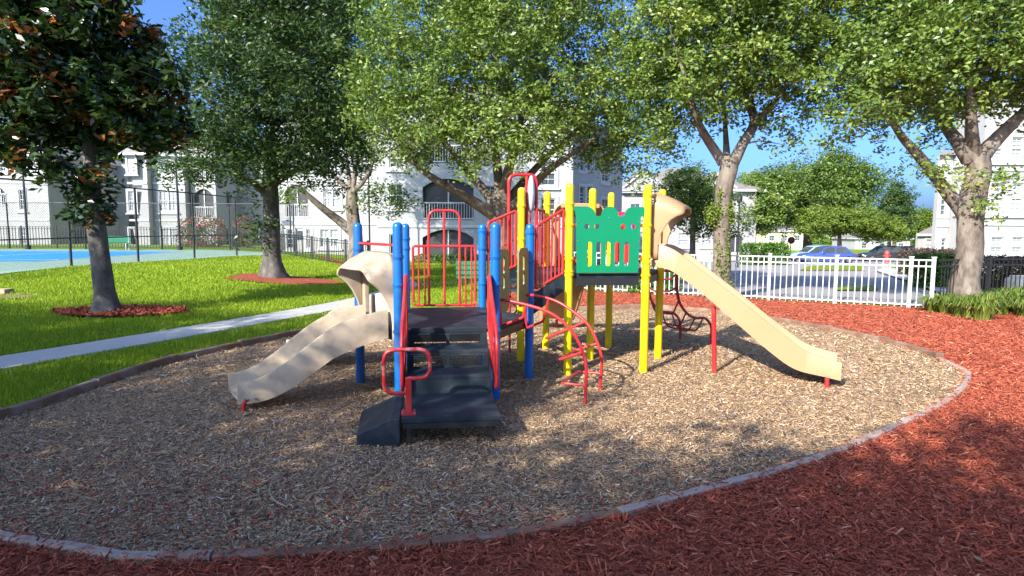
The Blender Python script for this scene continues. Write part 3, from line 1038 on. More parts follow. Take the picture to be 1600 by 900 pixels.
LT = [(0, 0.925), (0.1, 0.90), (0.2, 0.87), (0.31, 0.82), (0.42, 0.735), (0.55, 0.60), (0.68, 0.455), (0.80, 0.35), (0.90, 0.29), (1, 0.272)]
LBt = [(0, 0.64), (0.2, 0.565), (0.38, 0.465), (0.52, 0.32), (0.65, 0.20), (0.77, 0.115), (0.88, 0.075), (1, 0.075)]
s1 = chute('slide', (-1.26, 6.17), (-2.60, 5.68), (-0.36, 0.475), (-0.28, 0.41), LT, LBt, M['tangrey'], PS)
s1['label'] = 'short weathered tan wave slide'
hood((-1.175, 6.112), (-1.672, 6.766), 0.60, 1.50, (-0.85, -0.53), 0.28, 0.17, M['tangrey'], s1)
for p in ((-2.56, 5.70), (-2.70, 5.98)):
    MB().tube(rounded([v2(p, -0.03), v2(p, 0.09), v2((p[0] + 0.08, p[1] + 0.05), 0.13)], 0.03, 3), 0.018, 8).build('foot', M['red'], s1, smooth=60)
for p in ((-2.54, 5.697), (-2.45, 5.73)):
    MB().tube([v2(p, 0.12) + Vector((0.0, -0.004, 0)), v2(p, 0.12) + Vector((0.004, -0.014, 0))], 0.011, 10).build('bolt', M['greymetal'], s1)
s2 = chute('slide', (-1.60, 7.02), (-2.85, 7.62), (0.16, 0.52), (0.16, 0.46), [(a, b + 0.07) for a, b in LT], [(a, b + 0.03) for a, b in LBt], M['tangrey'], PS)
s2['label'] = 'second tan wave slide on the lawn side'
MB().tube([(-2.7, 7.7, -0.03), (-2.7, 7.7, 0.12)], 0.02, 8).build('foot', M['red'], s2)
RT = [(0, 1.57), (0.065, 1.57), (0.135, 1.50), (0.28, 1.27), (0.456, 0.99), (0.628, 0.705), (0.762, 0.494), (0.815, 0.41), (0.86, 0.365), (1, 0.295)]
RB = [(0, 1.30), (0.10, 1.28), (0.285, 1.0), (0.46, 0.69), (0.636, 0.38), (0.752, 0.2), (0.815, 0.155), (0.94, 0.123), (1, 0.092)]
s3 = chute('slide', (1.715, 7.47), (3.64, 6.63), (0.24, 0.57), (0.25, 0.58), RT, RB, M['tan'], PS)
s3['label'] = 'tall straight tan slide in the sun'
hood((1.70, 7.44), (2.00, 8.18), 1.40, 2.20, (0.92, -0.39), 0.36, 0.19, M['tan'], s3, low=0.18)
MB().tube([(2.50, 7.40, -0.03), (2.46, 7.40, 0.82)], 0.028, 10).build('support_leg', M['red'], s3, smooth=60)
MB().tube([(3.53, 6.70, -0.03), (3.53, 6.72, 0.16)], 0.024, 10).build('foot', M['red'], s3, smooth=60)
s4 = chute('slide', (0.66, 9.00), (0.50, 11.0), (0.58, 0.06), (0.55, 0.05), RT, RB, M['tan'], PS)
s4['label'] = 'tan slide going down behind the yellow deck'
hood((0.60, 8.93), (1.36, 9.01), 1.35, 2.12, (-0.1, 0.99), 0.36, 0.18, M['tan'], s4)
MB().tube([(0.8, 10.8, -0.03), (0.8, 10.8, 0.15)], 0.024, 8).build('foot', M['red'], s4)

# ---- short stair from the blue deck up to the yellow deck
R_, A_, F_ = v2(BP['R']), v2(YP['A']), v2(YP['F'])
for i, (t, z) in enumerate(((0.18, 0.86), (0.5, 0.98), (0.82, 1.10))):
    a, b = R_.lerp(A_, t), S_.lerp(F_, t)
    d = (A_ - R_).normalized()
    sd = (b - a).normalized()
    MB().obox((a + b) / 2 + UP * z, d, sd, UP, 0.17, (b - a).length - 0.14, 0.03).build('tread', M['rubber'], PS, bevel=0.005)
for nm, a, b, za, zb_, ztop_a, ztop_b in (('stair_barrier', R_, A_, 1.02, 1.27, 1.74, 2.03), ('stair_barrier', S_, F_, 1.10, 1.30, 1.80, 2.02)):
    d = (b - a).normalized()
    L = (b - a).length
    f0, f1 = 0.08 / L, 1 - 0.08 / L
    P0 = lambda t, z: a.lerp(b, t) + UP * z
    lo = lambda t: za + (zb_ - za) * t
    hi = lambda t: ztop_a + (ztop_b - ztop_a) * t
    o = MB().tube(rounded([P0(f0, lo(f0)), P0(f0, hi(f0)), P0(f1, hi(f1)), P0(f1, lo(f1))], 0.02, 3, closed=True), 0.017, 8, closed=True)
    o = o.build('stair_barrier', M['red'], PS, smooth=60)
    n = 8
    for i in range(1, n - 1):
        t = f0 + (f1 - f0) * i / (n - 1)
        MB().tube([P0(t, lo(t)), P0(t, hi(t))], 0.010 if 0 < i < n - 1 else 0.015, 8).build('bar', M['red'], o, smooth=60)
    plate('stringer', [(0.05, za - 0.26), (L - 0.05, zb_ - 0.24), (L - 0.05, zb_ - 0.02), (0.05, za - 0.02)], [], 0.012, a + Vector((0, 0, 0)), d, UP, M['rubber'], PS)

# ---- hoop barrier with a grey bubble lens between the yellow posts F and E
E_ = v2(YP['E'])
dd = (E_ - F_).normalized()
hb = MB().tube(rounded([F_ + dd * 0.10 + UP * 1.26, F_ + dd * 0.10 + UP * 2.02, E_ - dd * 0.10 + UP * 2.02, E_ - dd * 0.10 + UP * 1.26], 0.04, 4, closed=True), 0.016, 8, closed=True).build('barrier', M['red'], PS, smooth=60)
for t in (0.2, 0.3, 0.66, 0.76):
    MB().tube([F_ + dd * t + UP * 1.26, F_ + dd * t + UP * 2.02], 0.011, 8).build('bar', M['red'], hb, smooth=60)
h1 = [plane_hit(px, py, (-0.12, 8.06), (0.40, 8.20)) for px, py in ((795, 420), (795, 273), (822, 273), (838, 273), (838, 420))]
hp = MB().tube(rounded([h1[0], h1[1], h1[3], h1[4]], 0.11, 7), 0.022, 10)
hp.tube([plane_hit(823, 275, (-0.12, 8.06), (0.40, 8.20)), plane_hit(823, 400, (-0.12, 8.06), (0.40, 8.20))], 0.018, 10)
hp = hp.build('hoop', M['red'], PS, smooth=60)
c0 = plane_hit(830, 303, (-0.12, 8.06), (0.40, 8.20))
rings = []
for k in range(9):
    t = math.pi * (k + 0.02) / 8.04
    rings.append([c0 + Vector((0.055 * math.sin(t) * math.cos(a), 0.10 * math.sin(t) * math.sin(a), 0.25 * math.cos(t))) for a in np.linspace(0, 2 * math.pi, 13)[:-1]])
MB().loft(rings).build('bubble_lens', M['mirror'], hp, smooth=80)

# ---- green castle panel between A and B
A_, B_ = v2(YP['A']), v2(YP['B'])
du = (B_ - A_).normalized()
Wp, z0p, z1p = 0.80, 1.235, 2.02
Op = A_ + du * 0.07 + UP * z0p + Vector((du.y, -du.x, 0)) * 0.02
H = z1p - z0p
ol = [(0.02, 0), (Wp - 0.03, 0), (Wp - 0.01, H - 0.12), (Wp + 0.03, H - 0.10), (Wp + 0.035, H - 0.02), (Wp + 0.02, H)]
nd = 0.11                                                   # depth of the notches
ol += [(Wp * 0.86 - 0.095 * math.sin(t), H - nd + nd * math.cos(t)) for t in np.linspace(0, math.pi / 2, 6)]
ol += [(Wp * 0.655, H - nd)]
ol += [(Wp * 0.515 + 0.105 * math.cos(t), H - nd + 0.002 + nd * math.sin(t)) for t in np.linspace(0.05, math.pi - 0.05, 9)]
ol += [(Wp * 0.375, H - nd), (Wp * 0.30, H - nd)]
ol += [(Wp * 0.165 + 0.105 * math.sin(t), H - nd + nd * math.cos(t)) for t in np.linspace(math.pi / 2, 0, 6)][1:]
ol += [(-0.02, H), (-0.035, H - 0.03), (-0.01, H - 0.06), (0.005, H - 0.12)]
holes = [circle2(x, H - 0.235, 0.032) for x in (0.135, 0.255, 0.575, 0.70)]
holes += [slot2(x - 0.03, x + 0.03, 0.075, 0.37) for x in (0.175, 0.285, 0.40, 0.51, 0.625)]
gpn = plate('play_panel', ol, holes, 0.02, Op, du, UP, M['green'], PS)
for x, z in ((0.03, 0.12), (0.03, 0.38), (0.03, H - 0.18), (Wp - 0.03, 0.12), (Wp - 0.03, 0.38), (Wp - 0.03, H - 0.18), (0.4, H - 0.13)):
    nrm = Vector((du.y, -du.x, 0))
    MB().tube([Op + du * x + UP * z + nrm * 0.008, Op + du * x + UP * z + nrm * 0.016], 0.008, 8).build('bolt', M['greymetal'], gpn)
for k, zz in ((A_, 1.80), (A_, 1.38), (B_, 1.80), (B_, 1.42)):
    s = du if k is A_ else -du
    MB().bar(k + s * 0.05 + UP * zz, k + s * 0.13 + UP * zz, 0.025, 0.035).build('bracket', M['red'], gpn)

# ---- red panel with a purple arc on the far side, seen over the green panel
C_, D_ = v2(YP['C']), v2(YP['D'])
dcd = (D_ - C_).normalized()
rp_ = plate('back_panel', [(0.46, 0.03), (0.85, 0.03), (0.85, 0.75), (0.46, 0.75)], [circle2(0.65, 0.40, 0.12)], 0.016, C_ + UP * 1.25, dcd, UP, M['red'], PS)
MB().tube([C_ + dcd * (0.65 + 0.17 * math.cos(t)) + UP * (1.65 + 0.30 * math.sin(t)) + Vector((-0.03, -0.03, 0)) for t in np.linspace(0, math.pi, 13)], 0.022, 8).build('arc', M['purple'], rp_, smooth=60)
MB().tube([C_ + dcd * 0.1 + UP * 2.0, C_ + dcd * 0.45 + UP * 2.0], 0.014, 8).build('rail', M['red'], PS)

# ---- grip panels either side of the arch climber
Q_ = v2(BP['Q'])
dqr = (R_ - Q_).normalized()
Lq = (R_ - Q_).length
for t0, t1 in ((0.06, 0.34), (Lq - 0.36, Lq - 0.06)):
    w, h = t1 - t0, 0.66
    c = 0.05
    outl = [(c, 0), (w - c, 0), (w, c), (w, h - c), (w - c, h), (c, h), (0, h - c), (0, c)]
    plate('grip_panel', outl, [slot2(w / 2 - 0.03, w / 2 + 0.03, h - 0.26, h - 0.08), slot2(w / 2 - 0.03, w / 2 + 0.03, 0.24, 0.38)], 0.02, Q_ + dqr * t0 + UP * 0.88, dqr, UP, M['olive'], PS)

# ---- arch climber
na, nb = (-0.12, 6.29), (0.741, 6.02)
fa, fb = (0.155, 6.96), (0.964, 6.54)
near = [plane_hit(*p, na, nb) for p in ((781, 468), (805, 472), (848, 484), (875, 499), (896, 521), (909, 546), (916, 575), (914, 631))]
farp = [plane_hit(*p, fa, fb) for p in ((821, 461), (838, 462), (870, 471), (901, 491), (920, 509), (932, 532), (940, 562), (937, 610))]
ac = MB()
ns, fs_ = spline(near, 6), spline(farp, 6)
ns[-1].z = fs_[-1].z = -0.03
ac.tube(ns, 0.0165, 10)
ac.tube(fs_, 0.0165, 10)
ac = ac.build('arch_climber', M['red'], PS, smooth=60)
for pl_, a, b in ((((781, 468), (783, 509), (818, 496), (822, 475)), na, nb), (((821, 462), (822, 513), (849, 502), (857, 468)), fa, fb)):
    MB().tube(rounded([plane_hit(*p, a, b) for p in pl_], 0.03, 5), 0.0155, 8).build('grip', M['red'], ac, smooth=60)
for i, dz in ((40, 0.0), (31, -0.10), (22, -0.12)):
    n_, f_ = ns[min(i, len(ns) - 2)], fs_[min(i, len(fs_) - 2)]
    if i == 40:
        n_ = ns[-4]
        f_ = fs_[-4]
        n_ = Vector((n_.x, n_.y, 0.19)); f_ = Vector((f_.x, f_.y, 0.19))
    inn = Vector((-0.235, 0.09, dz))
    MB().tube(rounded([n_, n_ + inn, f_ + inn, f_], 0.04, 4), 0.014, 8).build('rung', M['red'], ac, smooth=60)

# ---- corkscrew climber behind
ck = Vector((-0.03, 8.55, 0))
o = MB().tube([ck + UP * -0.03, ck + UP * 1.75], 0.018, 10)
o = o.build('corkscrew_climber', M['darkred'], PS, smooth=60)
MB().tube([ck + Vector((0.10 * math.cos(t), 0.10 * math.sin(t), 0.28 + 0.055 * t)) for t in np.linspace(0, 24, 120)], 0.013, 8).build('spiral', M['darkred'], o, smooth=60)

# ---- wave climber on the sunny side
ra, rb = (2.10, 8.50), (3.023, 9.178)
la, lb = (1.70, 8.98), (2.70, 9.71)
rt = [Vector((2.0, 8.40, 1.19))] + [plane_hit(*p, ra, rb) for p in ((1052, 424), (1058, 432), (1058, 451), (1062, 473), (1075, 491), (1089, 497), (1101, 497), (1110, 507), (1112, 521), (1110, 541))]
lt = [Vector((1.62, 8.92, 1.19))] + [plane_hit(*p, la, lb) for p in ((1005, 425), (1011, 432), (1013, 450), (1017, 467), (1026, 482), (1036, 487), (1052, 489), (1061, 499), (1063, 512), (1062, 531))]
rs_, ls_ = spline(rt, 5), spline(lt, 5)
wc = MB().tube(rs_, 0.02, 10).tube(ls_, 0.02, 10).build('wave_climber', M['darkred'], PS, smooth=60)
for i in (8, 14, 19, 24, 29, 34):
    a, b = rs_[i], ls_[i]
    dz = -0.22 if i > 16 else -0.08
    mid = (a + b) / 2 + UP * dz
    MB().tube(rounded([a, a.lerp(b, 0.18) + UP * dz, a.lerp(b, 0.82) + UP * dz, b], 0.08, 5), 0.0125, 8).build('rung', M['darkred'], wc, smooth=60)
#--PART4--

# ------------------------------------------------------------------ trees
def leaf_arrays(cent, nrm_bias, L, W, n_out):
    """cent (N,3) leaf bases; returns verts, faces"""
    n = len(cent)
    d = rng.normal(size=(n, 3))
    d[:, 2] *= 0.6
    d /= np.linalg.norm(d, axis=1)[:, None]
    nr = rng.normal(size=(n, 3)) * 0.8 + nrm_bias
    nr -= d * (nr * d).sum(1)[:, None]
    nr /= np.linalg.norm(nr, axis=1)[:, None] + 1e-9
    s = np.cross(d, nr)
    l = L * rng.uniform(0.7, 1.25, n)[:, None]
    w = W * rng.uniform(0.7, 1.2, n)[:, None]
    b = cent - d * l * 0.5
    V = np.stack([b, b + d * l * 0.45 + s * w * 0.5 + nr * w * 0.12, b + d * l, b + d * l * 0.45 - s * w * 0.5 + nr * w * 0.12], 1).reshape(-1, 3)
    F = np.arange(n * 4).reshape(-1, 4)
    return V, F


def clump_points(blobs, n, mind, shell=0.45):
    """clump centres inside a union of ellipsoids, thicker towards the outside"""
    vol = np.array([b[1][0] * b[1][1] * b[1][2] for b in blobs])
    out = []
    tries = 0
    while len(out) < n and tries < n * 40:
        tries += 1
        c, r = blobs[rng.choice(len(blobs), p=vol / vol.sum())]
        d = rng.normal(size=3)
        d /= np.linalg.norm(d)
        p = np.array(c) + d * np.array(r) * rng.random() ** shell
        if all(np.sum((p - q) ** 2) > mind * mind for q in out):
            out.append(p)
    return np.array(out)


def bark_tube(mb, pts, rs, n=12, wob=0.10, flare=False):
    pts = [Vector(p) for p in pts]
    sp = spline(pts, 5)
    rr = np.interp(np.linspace(0, len(pts) - 1, len(sp)), range(len(pts)), rs)
    i0 = len(mb.v)
    mb.tube(sp, [float(r) for r in rr], n)
    ph = random.random() * 10
    for i, p in enumerate(sp):
        for k in range(n):
            v = mb.v[i0 + i * n + k]
            a = 2 * math.pi * k / n
            f = 1 + wob * math.sin(a * 3 + ph + i * 0.35) * 0.6 + wob * math.sin(a * 5 + ph * 2 - i * 0.5) * 0.5 + wob * (random.random() - 0.5) * 0.5
            if flare and i < 6:
                f *= 1 + (0.7 * (1 - i / 6) ** 2) * (1 + 0.75 * math.sin(a * 4 + ph))
            mb.v[i0 + i * n + k] = p + (v - p) * f
    return sp, rr


def tree(name, label, base, trunk, limbs, blobs, nclump, per, R_c, leaf, mat, barkmat, group=None, mind=0.55, shell=0.45, tint=(0.5, 0.22), rust=0.0, cat='tree', twigs=True, flat=0.75, extra=None):
    root = thing(name, base, label, cat, group)
    mb = MB()
    sp, rr = bark_tube(mb, [t[0] for t in trunk], [t[1] for t in trunk], 14, flare=True)
    mb.build('trunk', barkmat, root, smooth=70)
    nodes = [(p, r) for p, r in zip(sp[len(sp) // 3:], rr[len(sp) // 3:])]
    for lb_ in limbs:
        mb = MB()
        s2_, r2_ = bark_tube(mb, [t[0] for t in lb_], [t[1] for t in lb_], 9, 0.08)
        mb.build('limb', barkmat, root, smooth=70)
        nodes += list(zip(s2_[2:], r2_[2:]))
    cl = clump_points(blobs, nclump, mind, shell)
    if extra is not None:
        cl = np.concatenate([cl, np.array(extra)])
    if twigs:
        npos = [np.array(p) for p, _ in nodes]
        nrad = [float(r) for _, r in nodes]
        order = np.argsort([min(np.sum((c - q) ** 2) for q in npos) for c in cl])
        tw = MB()
        for i in order:
            c = cl[i]
            arr = np.array(npos)
            dd_ = np.linalg.norm(arr - c, axis=1) + np.clip(arr[:, 2] - c[2], 0, 9) * 0.8
            j = int(np.argmin(dd_))
            a, b = Vector(arr[j]), Vector(c)
            dist = (b - a).length
            md = a.lerp(b, 0.5) + Vector((random.uniform(-1, 1), random.uniform(-1, 1), random.uniform(0.0, 1.2))) * 0.10 * dist
            r0 = min(nrad[j] * 0.7, 0.014 + 0.016 * dist)
            q = [a, a.lerp(md, 0.55), md, md.lerp(b, 0.55), b]
            rs = [r0, r0 * 0.85, r0 * 0.65, r0 * 0.45, 0.006]
            tw.tube(q, rs, 5, caps=False)
            for pnt, rad in zip(q[1:], rs[1:]):
                npos.append(np.array(pnt))
                nrad.append(max(rad, 0.012))
        tag(tw.build('twigs', barkmat, root, recalc=False), kind='stuff')
    # leaves: clump -> sprays -> leaves
    K = 9
    cen = np.array([np.mean([b[0][i] for b in blobs]) for i in range(3)])
    sprays = np.repeat(cl, K, 0) + rng.normal(size=(len(cl) * K, 3)) * np.array([R_c * 0.62, R_c * 0.62, R_c * 0.62 * flat])
    m = per // K
    pts = np.repeat(sprays, m, 0) + rng.normal(size=(len(sprays) * m, 3)) * np.array([R_c * 0.26, R_c * 0.26, R_c * 0.20])
    out = pts - cen
    out /= np.linalg.norm(out, axis=1)[:, None] + 1e-6
    V, F = leaf_arrays(pts, out * 0.5 + np.array([0, 0, 0.7]), leaf[0], leaf[1], None)
    ct = np.repeat(rng.normal(0, 0.10, len(cl)), K * m)
    stt = np.repeat(rng.normal(0, 0.08, len(sprays)), m)
    tn = np.clip(rng.normal(tint[0], tint[1], len(pts)) * 0.75 + tint[0] * 0.25 + ct + stt, 0, 1)
    if rust > 0:
        tn = np.clip(tn, 0, 0.66)
        rs_mask = np.repeat(rng.random(len(sprays)) < rust, m) & (rng.random(len(pts)) < 0.75)
        tn[rs_mask] = rng.uniform(0.74, 1.0, rs_mask.sum())
    fast('crown', V, F, mat, root, tint=np.repeat(tn, 4))
    return root


def E3(px, py, y, rx, ry, rz):
    """ellipsoid whose centre is seen at the pixel, at forward distance y; half sizes in metres"""
    return (tuple(at(px, py, y)), (rx, ry, rz))


# magnolia by the path: big dark leaves, some rusty
b = gp(165, 492)
D = b.y
T = lambda px, py, dd=0: at(px, py, D + dd)
tree('magnolia_tree', 'dark glossy magnolia with rust-brown leaves on the lawn by the path', (b.x, b.y, 0),
     [(b + UP * -0.1, 0.24), (T(163, 455), 0.185), (T(158, 410), 0.17), (T(150, 350), 0.165), (T(143, 280), 0.14), (T(140, 200), 0.12), (T(138, 110), 0.09), (T(136, 20), 0.06)],
     [[(T(145, 300), 0.07), (T(115, 265, -0.3), 0.05), (T(80, 240, -0.6), 0.035), (T(40, 225, -0.8), 0.02)],
      [(T(143, 270), 0.06), (T(185, 235, 0.4), 0.045), (T(235, 210, 0.6), 0.03), (T(275, 190, 0.5), 0.02)],
      [(T(140, 210), 0.06), (T(90, 150, 0.5), 0.04), (T(30, 110, 0.8), 0.025)],
      [(T(140, 170), 0.06), (T(180, 130, -0.3), 0.04), (T(215, 110, -0.4), 0.02)]],
     [E3(105, 80, D, 1.6, 1.6, 1.6), E3(185, 190, D + 0.1, 1.15, 1.1, 0.55), E3(40, 150, D - 0.2, 1.1, 1.3, 1.1), E3(212, 145, D, 0.85, 1.0, 0.95), E3(60, 235, D - 0.5, 0.55, 0.6, 0.40), E3(95, -70, D, 1.25, 1.3, 1.1)],
     250, 135, 0.34, (0.19, 0.08), M['leafmag'], M['barkdark'], mind=0.32, shell=0.40, tint=(0.42, 0.2), rust=0.13,
     extra=[tuple(T(148, 330, -0.15)), tuple(T(140, 300, -0.2)), tuple(T(155, 290, -0.2)), tuple(T(75, 262, -0.5)), tuple(T(105, 270, -0.4)), tuple(T(45, 255, -0.6)), tuple(T(150, 345, 0.1))])

# tree with the mulch ring further back
b = land(428, 434)
D = b.y
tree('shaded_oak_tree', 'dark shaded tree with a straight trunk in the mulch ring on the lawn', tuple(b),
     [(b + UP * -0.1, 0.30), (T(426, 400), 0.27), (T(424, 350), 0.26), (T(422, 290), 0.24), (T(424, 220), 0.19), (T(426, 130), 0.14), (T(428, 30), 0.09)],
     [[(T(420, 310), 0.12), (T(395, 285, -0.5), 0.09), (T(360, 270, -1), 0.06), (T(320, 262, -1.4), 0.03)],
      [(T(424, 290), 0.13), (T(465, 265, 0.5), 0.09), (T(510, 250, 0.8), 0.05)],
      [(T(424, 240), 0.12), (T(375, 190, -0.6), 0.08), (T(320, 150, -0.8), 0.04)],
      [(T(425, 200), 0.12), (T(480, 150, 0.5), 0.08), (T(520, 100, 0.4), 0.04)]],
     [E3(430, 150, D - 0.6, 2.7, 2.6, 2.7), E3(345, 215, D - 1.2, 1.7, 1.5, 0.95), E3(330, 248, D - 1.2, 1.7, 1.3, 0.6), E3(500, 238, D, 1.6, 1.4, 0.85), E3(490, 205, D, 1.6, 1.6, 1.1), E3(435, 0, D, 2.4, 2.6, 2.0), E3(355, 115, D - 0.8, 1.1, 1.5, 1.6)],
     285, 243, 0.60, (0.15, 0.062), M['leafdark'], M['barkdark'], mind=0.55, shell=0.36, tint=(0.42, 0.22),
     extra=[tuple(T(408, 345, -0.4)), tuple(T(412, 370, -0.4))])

# forked tree beyond the slope
b = land(556, 404) + Vector((0, 0, 0))
b = Vector((at(556, 404, 27).x, 27, -0.05))
D = b.y
tree('forked_oak_tree', 'forked oak with one limb leaning over the low black fence', tuple(b),
     [(b + UP * -0.3, 0.34), (T(556, 380), 0.30), (T(553, 355), 0.29), (T(551, 325), 0.27), (T(550, 300), 0.24)],
     [[(T(553, 365), 0.22), (T(530, 345), 0.19), (T(500, 322, -0.4), 0.15), (T(475, 300, -0.8), 0.09), (T(455, 288, -1), 0.04)],
      [(T(548, 300), 0.15), (T(533, 285), 0.11), (T(515, 268), 0.06)],
      [(T(549, 300), 0.13), (T(545, 275), 0.10), (T(540, 240), 0.06)],
      [(T(551, 300), 0.14), (T(555, 270), 0.10), (T(560, 225), 0.06)],
      [(T(552, 300), 0.15), (T(570, 280), 0.10), (T(585, 250), 0.05)]],
     [E3(545, 175, D, 2.6, 2.6, 1.9), E3(460, 305, D - 1.0, 1.25, 1.0, 0.65), E3(600, 305, D - 0.6, 1.1, 1.0, 0.75), E3(530, 60, D, 3.0, 2.6, 2.4), E3(440, 50, D + 0.5, 2.5, 2.2, 2.2)],  # last blob: unseen crown added to throw shade on block C
     190, 216, 0.62, (0.17, 0.07), M['leafoak'], M['bark'], mind=0.55, shell=0.4, tint=(0.45, 0.22))

# the big spreading oak behind the climbing frame
b = Vector((at(785, 425, 17.5).x, 17.5, hz(0, 17.5)))
D = b.y
tree('spreading_oak_tree', 'big spreading oak behind the climbing frame with low sweeping limbs', tuple(b),
     [(b + UP * -0.2, 0.36), (T(785, 400), 0.31), (T(783, 365), 0.29), (T(782, 335), 0.29), (T(784, 300), 0.24)],
     [[(T(778, 340), 0.19), (T(745, 318, -0.4), 0.15), (T(705, 295, -0.9), 0.12), (T(665, 270, -1.3), 0.09), (T(630, 235, -1.6), 0.06), (T(600, 190, -1.8), 0.03)],
      [(T(780, 330), 0.17), (T(755, 295, 0.2), 0.13), (T(725, 262, 0.5), 0.10), (T(690, 215, 0.7), 0.06), (T(650, 160, 0.8), 0.03)],
      [(T(782, 320), 0.18), (T(778, 270, 0.3), 0.14), (T(770, 200, 0.4), 0.10), (T(765, 110, 0.4), 0.05)],
      [(T(786, 310), 0.17), (T(798, 250, -0.3), 0.13), (T(815, 180, -0.5), 0.09), (T(830, 90, -0.6), 0.05)],
      [(T(790, 335), 0.17), (T(825, 300, -0.3), 0.13), (T(850, 272, -0.6), 0.11), (T(880, 250, -0.9), 0.08), (T(930, 215, -1.2), 0.04)],
      [(T(788, 320), 0.14), (T(840, 260, 0.6), 0.10), (T(905, 200, 1.0), 0.06), (T(970, 150, 1.2), 0.03)]],
     [E3(790, 95, D - 0.3, 4.0, 3.2, 2.3), E3(640, 160, D - 1.2, 1.9, 1.9, 1.7), E3(940, 170, D - 0.4, 2.0, 2.0, 1.4), E3(760, 205, D - 2.2, 2.2, 1.3, 0.95), E3(790, -50, D, 3.6, 3.2, 1.8), E3(880, 215, D - 1.4, 1.4, 1.1, 0.7), E3(960, 265, D - 0.4, 0.8, 0.8, 0.45)],
     470, 252, 0.48, (0.115, 0.058), M['leafoak'], M['bark'], mind=0.46, shell=0.36, tint=(0.52, 0.22))

# ivy-clad oak at the white fence
b = gp(1127, 470)
D = b.y
ivy = tree('ivy_clad_oak_tree', 'oak with an ivy-patched trunk standing by the white fence', tuple(b),
           [(b + UP * -0.1, 0.26), (T(1127, 440), 0.215), (T(1128, 400), 0.205), (T(1128, 350), 0.205), (T(1131, 300), 0.20), (T(1138, 262), 0.215), (T(1140, 245), 0.20)],
           [[(T(1130, 255), 0.14), (T(1112, 228), 0.115), (T(1098, 205, -0.3), 0.09), (T(1085, 175, -0.6), 0.07), (T(1070, 120, -0.8), 0.045), (T(1050, 60, -1), 0.02)],
            [(T(1145, 255), 0.15), (T(1160, 225), 0.125), (T(1178, 195, 0.2), 0.11), (T(1172, 165, 0.3), 0.10), (T(1158, 130, 0.3), 0.08), (T(1155, 60, 0.3), 0.05), (T(1160, 0, 0.3), 0.03)],
            [(T(1135, 245), 0.09), (T(1134, 215, 0.4), 0.07), (T(1130, 160, 0.8), 0.05), (T(1120, 90, 1.0), 0.03)],
            [(T(1178, 195, 0.2), 0.09), (T(1200, 170, 0), 0.07), (T(1225, 140, -0.3), 0.05), (T(1250, 90, -0.5), 0.03)]],
           [E3(1150, 60, D, 2.6, 2.4, 1.5), E3(1060, 130, D - 0.2, 1.3, 1.4, 1.3), E3(1215, 150, D, 0.9, 1.1, 0.7), E3(1150, -35, D, 2.8, 2.2, 1.0), E3(1050, 215, D, 0.6, 0.7, 0.40), E3(1235, 205, D - 0.3, 0.42, 0.5, 0.35)],
           270, 234, 0.42, (0.115, 0.058), M['leafoak'], M['bark'], mind=0.46, shell=0.42, tint=(0.56, 0.22))
iv = []
for px, py, sx, sy, n in ((1116, 332, 13, 14, 520), (1110, 345, 7, 9, 200), (1142, 330, 6, 18, 200), (1138, 390, 4, 28, 170), (1124, 400, 8, 36, 110), (1140, 452, 7, 10, 260), (1126, 305, 5, 10, 90), (1132, 425, 8, 22, 90)):
    for _ in range(n):
        q = at(px + random.gauss(0, sx * 0.5), py + random.gauss(0, sy * 0.55), D - 0.20 + random.gauss(0, 0.05))
        iv.append(tuple(q))
iv = np.array(iv)
V, F = leaf_arrays(iv, np.array([0, -0.8, 0.4]), 0.06, 0.045, None)
tag(fast('ivy', V, F, M['leaflight'], ivy, tint=np.repeat(np.clip(rng.normal(0.4, 0.25, len(iv)), 0, 1), 4)), kind='stuff')

# stout oak by the black fence
b = gp(1512, 480)
D = b.y
tree('stout_oak_tree', 'stout oak with three rising limbs among grass clumps at the fence end', tuple(b),
     [(b + UP * -0.1, 0.36), (T(1508, 450), 0.30), (T(1514, 400), 0.265), (T(1514, 355), 0.25), (T(1521, 312), 0.265), (T(1528, 275), 0.25), (T(1526, 245), 0.25)],
     [[(T(1508, 335), 0.17), (T(1480, 300), 0.14), (T(1458, 272), 0.12), (T(1432, 240, -0.2), 0.105), (T(1408, 212, -0.4), 0.085), (T(1388, 180, -0.6), 0.06), (T(1360, 140, -0.8), 0.03)],
      [(T(1515, 250), 0.18), (T(1497, 222), 0.15), (T(1480, 200, 0.3), 0.12), (T(1462, 170, 0.5), 0.09), (T(1440, 110, 0.6), 0.05), (T(1430, 40, 0.6), 0.03)],
      [(T(1522, 240), 0.16), (T(1518, 205, -0.3), 0.13), (T(1515, 150, -0.4), 0.09), (T(1510, 70, -0.4), 0.05)],
      [(T(1530, 250), 0.19), (T(1552, 222), 0.16), (T(1580, 195, -0.2), 0.13), (T(1610, 165, -0.3), 0.09), (T(1650, 110, -0.3), 0.05)]],
     [E3(1500, 55, D, 2.8, 2.5, 1.5), E3(1370, 80, D - 0.5, 1.5, 1.6, 1.4), E3(1340, 160, D - 0.6, 1.0, 1.1, 0.65), E3(1590, 110, D - 0.2, 1.3, 1.4, 1.2), E3(1460, 150, D, 1.3, 1.3, 0.6), E3(1500, -35, D, 3.0, 2.4, 1.0), E3(1410, 205, D - 0.3, 0.5, 0.5, 0.30)],
     290, 234, 0.42, (0.115, 0.058), M['leafoak'], M['bark'], mind=0.46, shell=0.42, tint=(0.56, 0.22),
     extra=[tuple(T(px, py, -0.4)) for px, py in ((1472, 275), (1560, 282), (1548, 322), (1428, 258))])


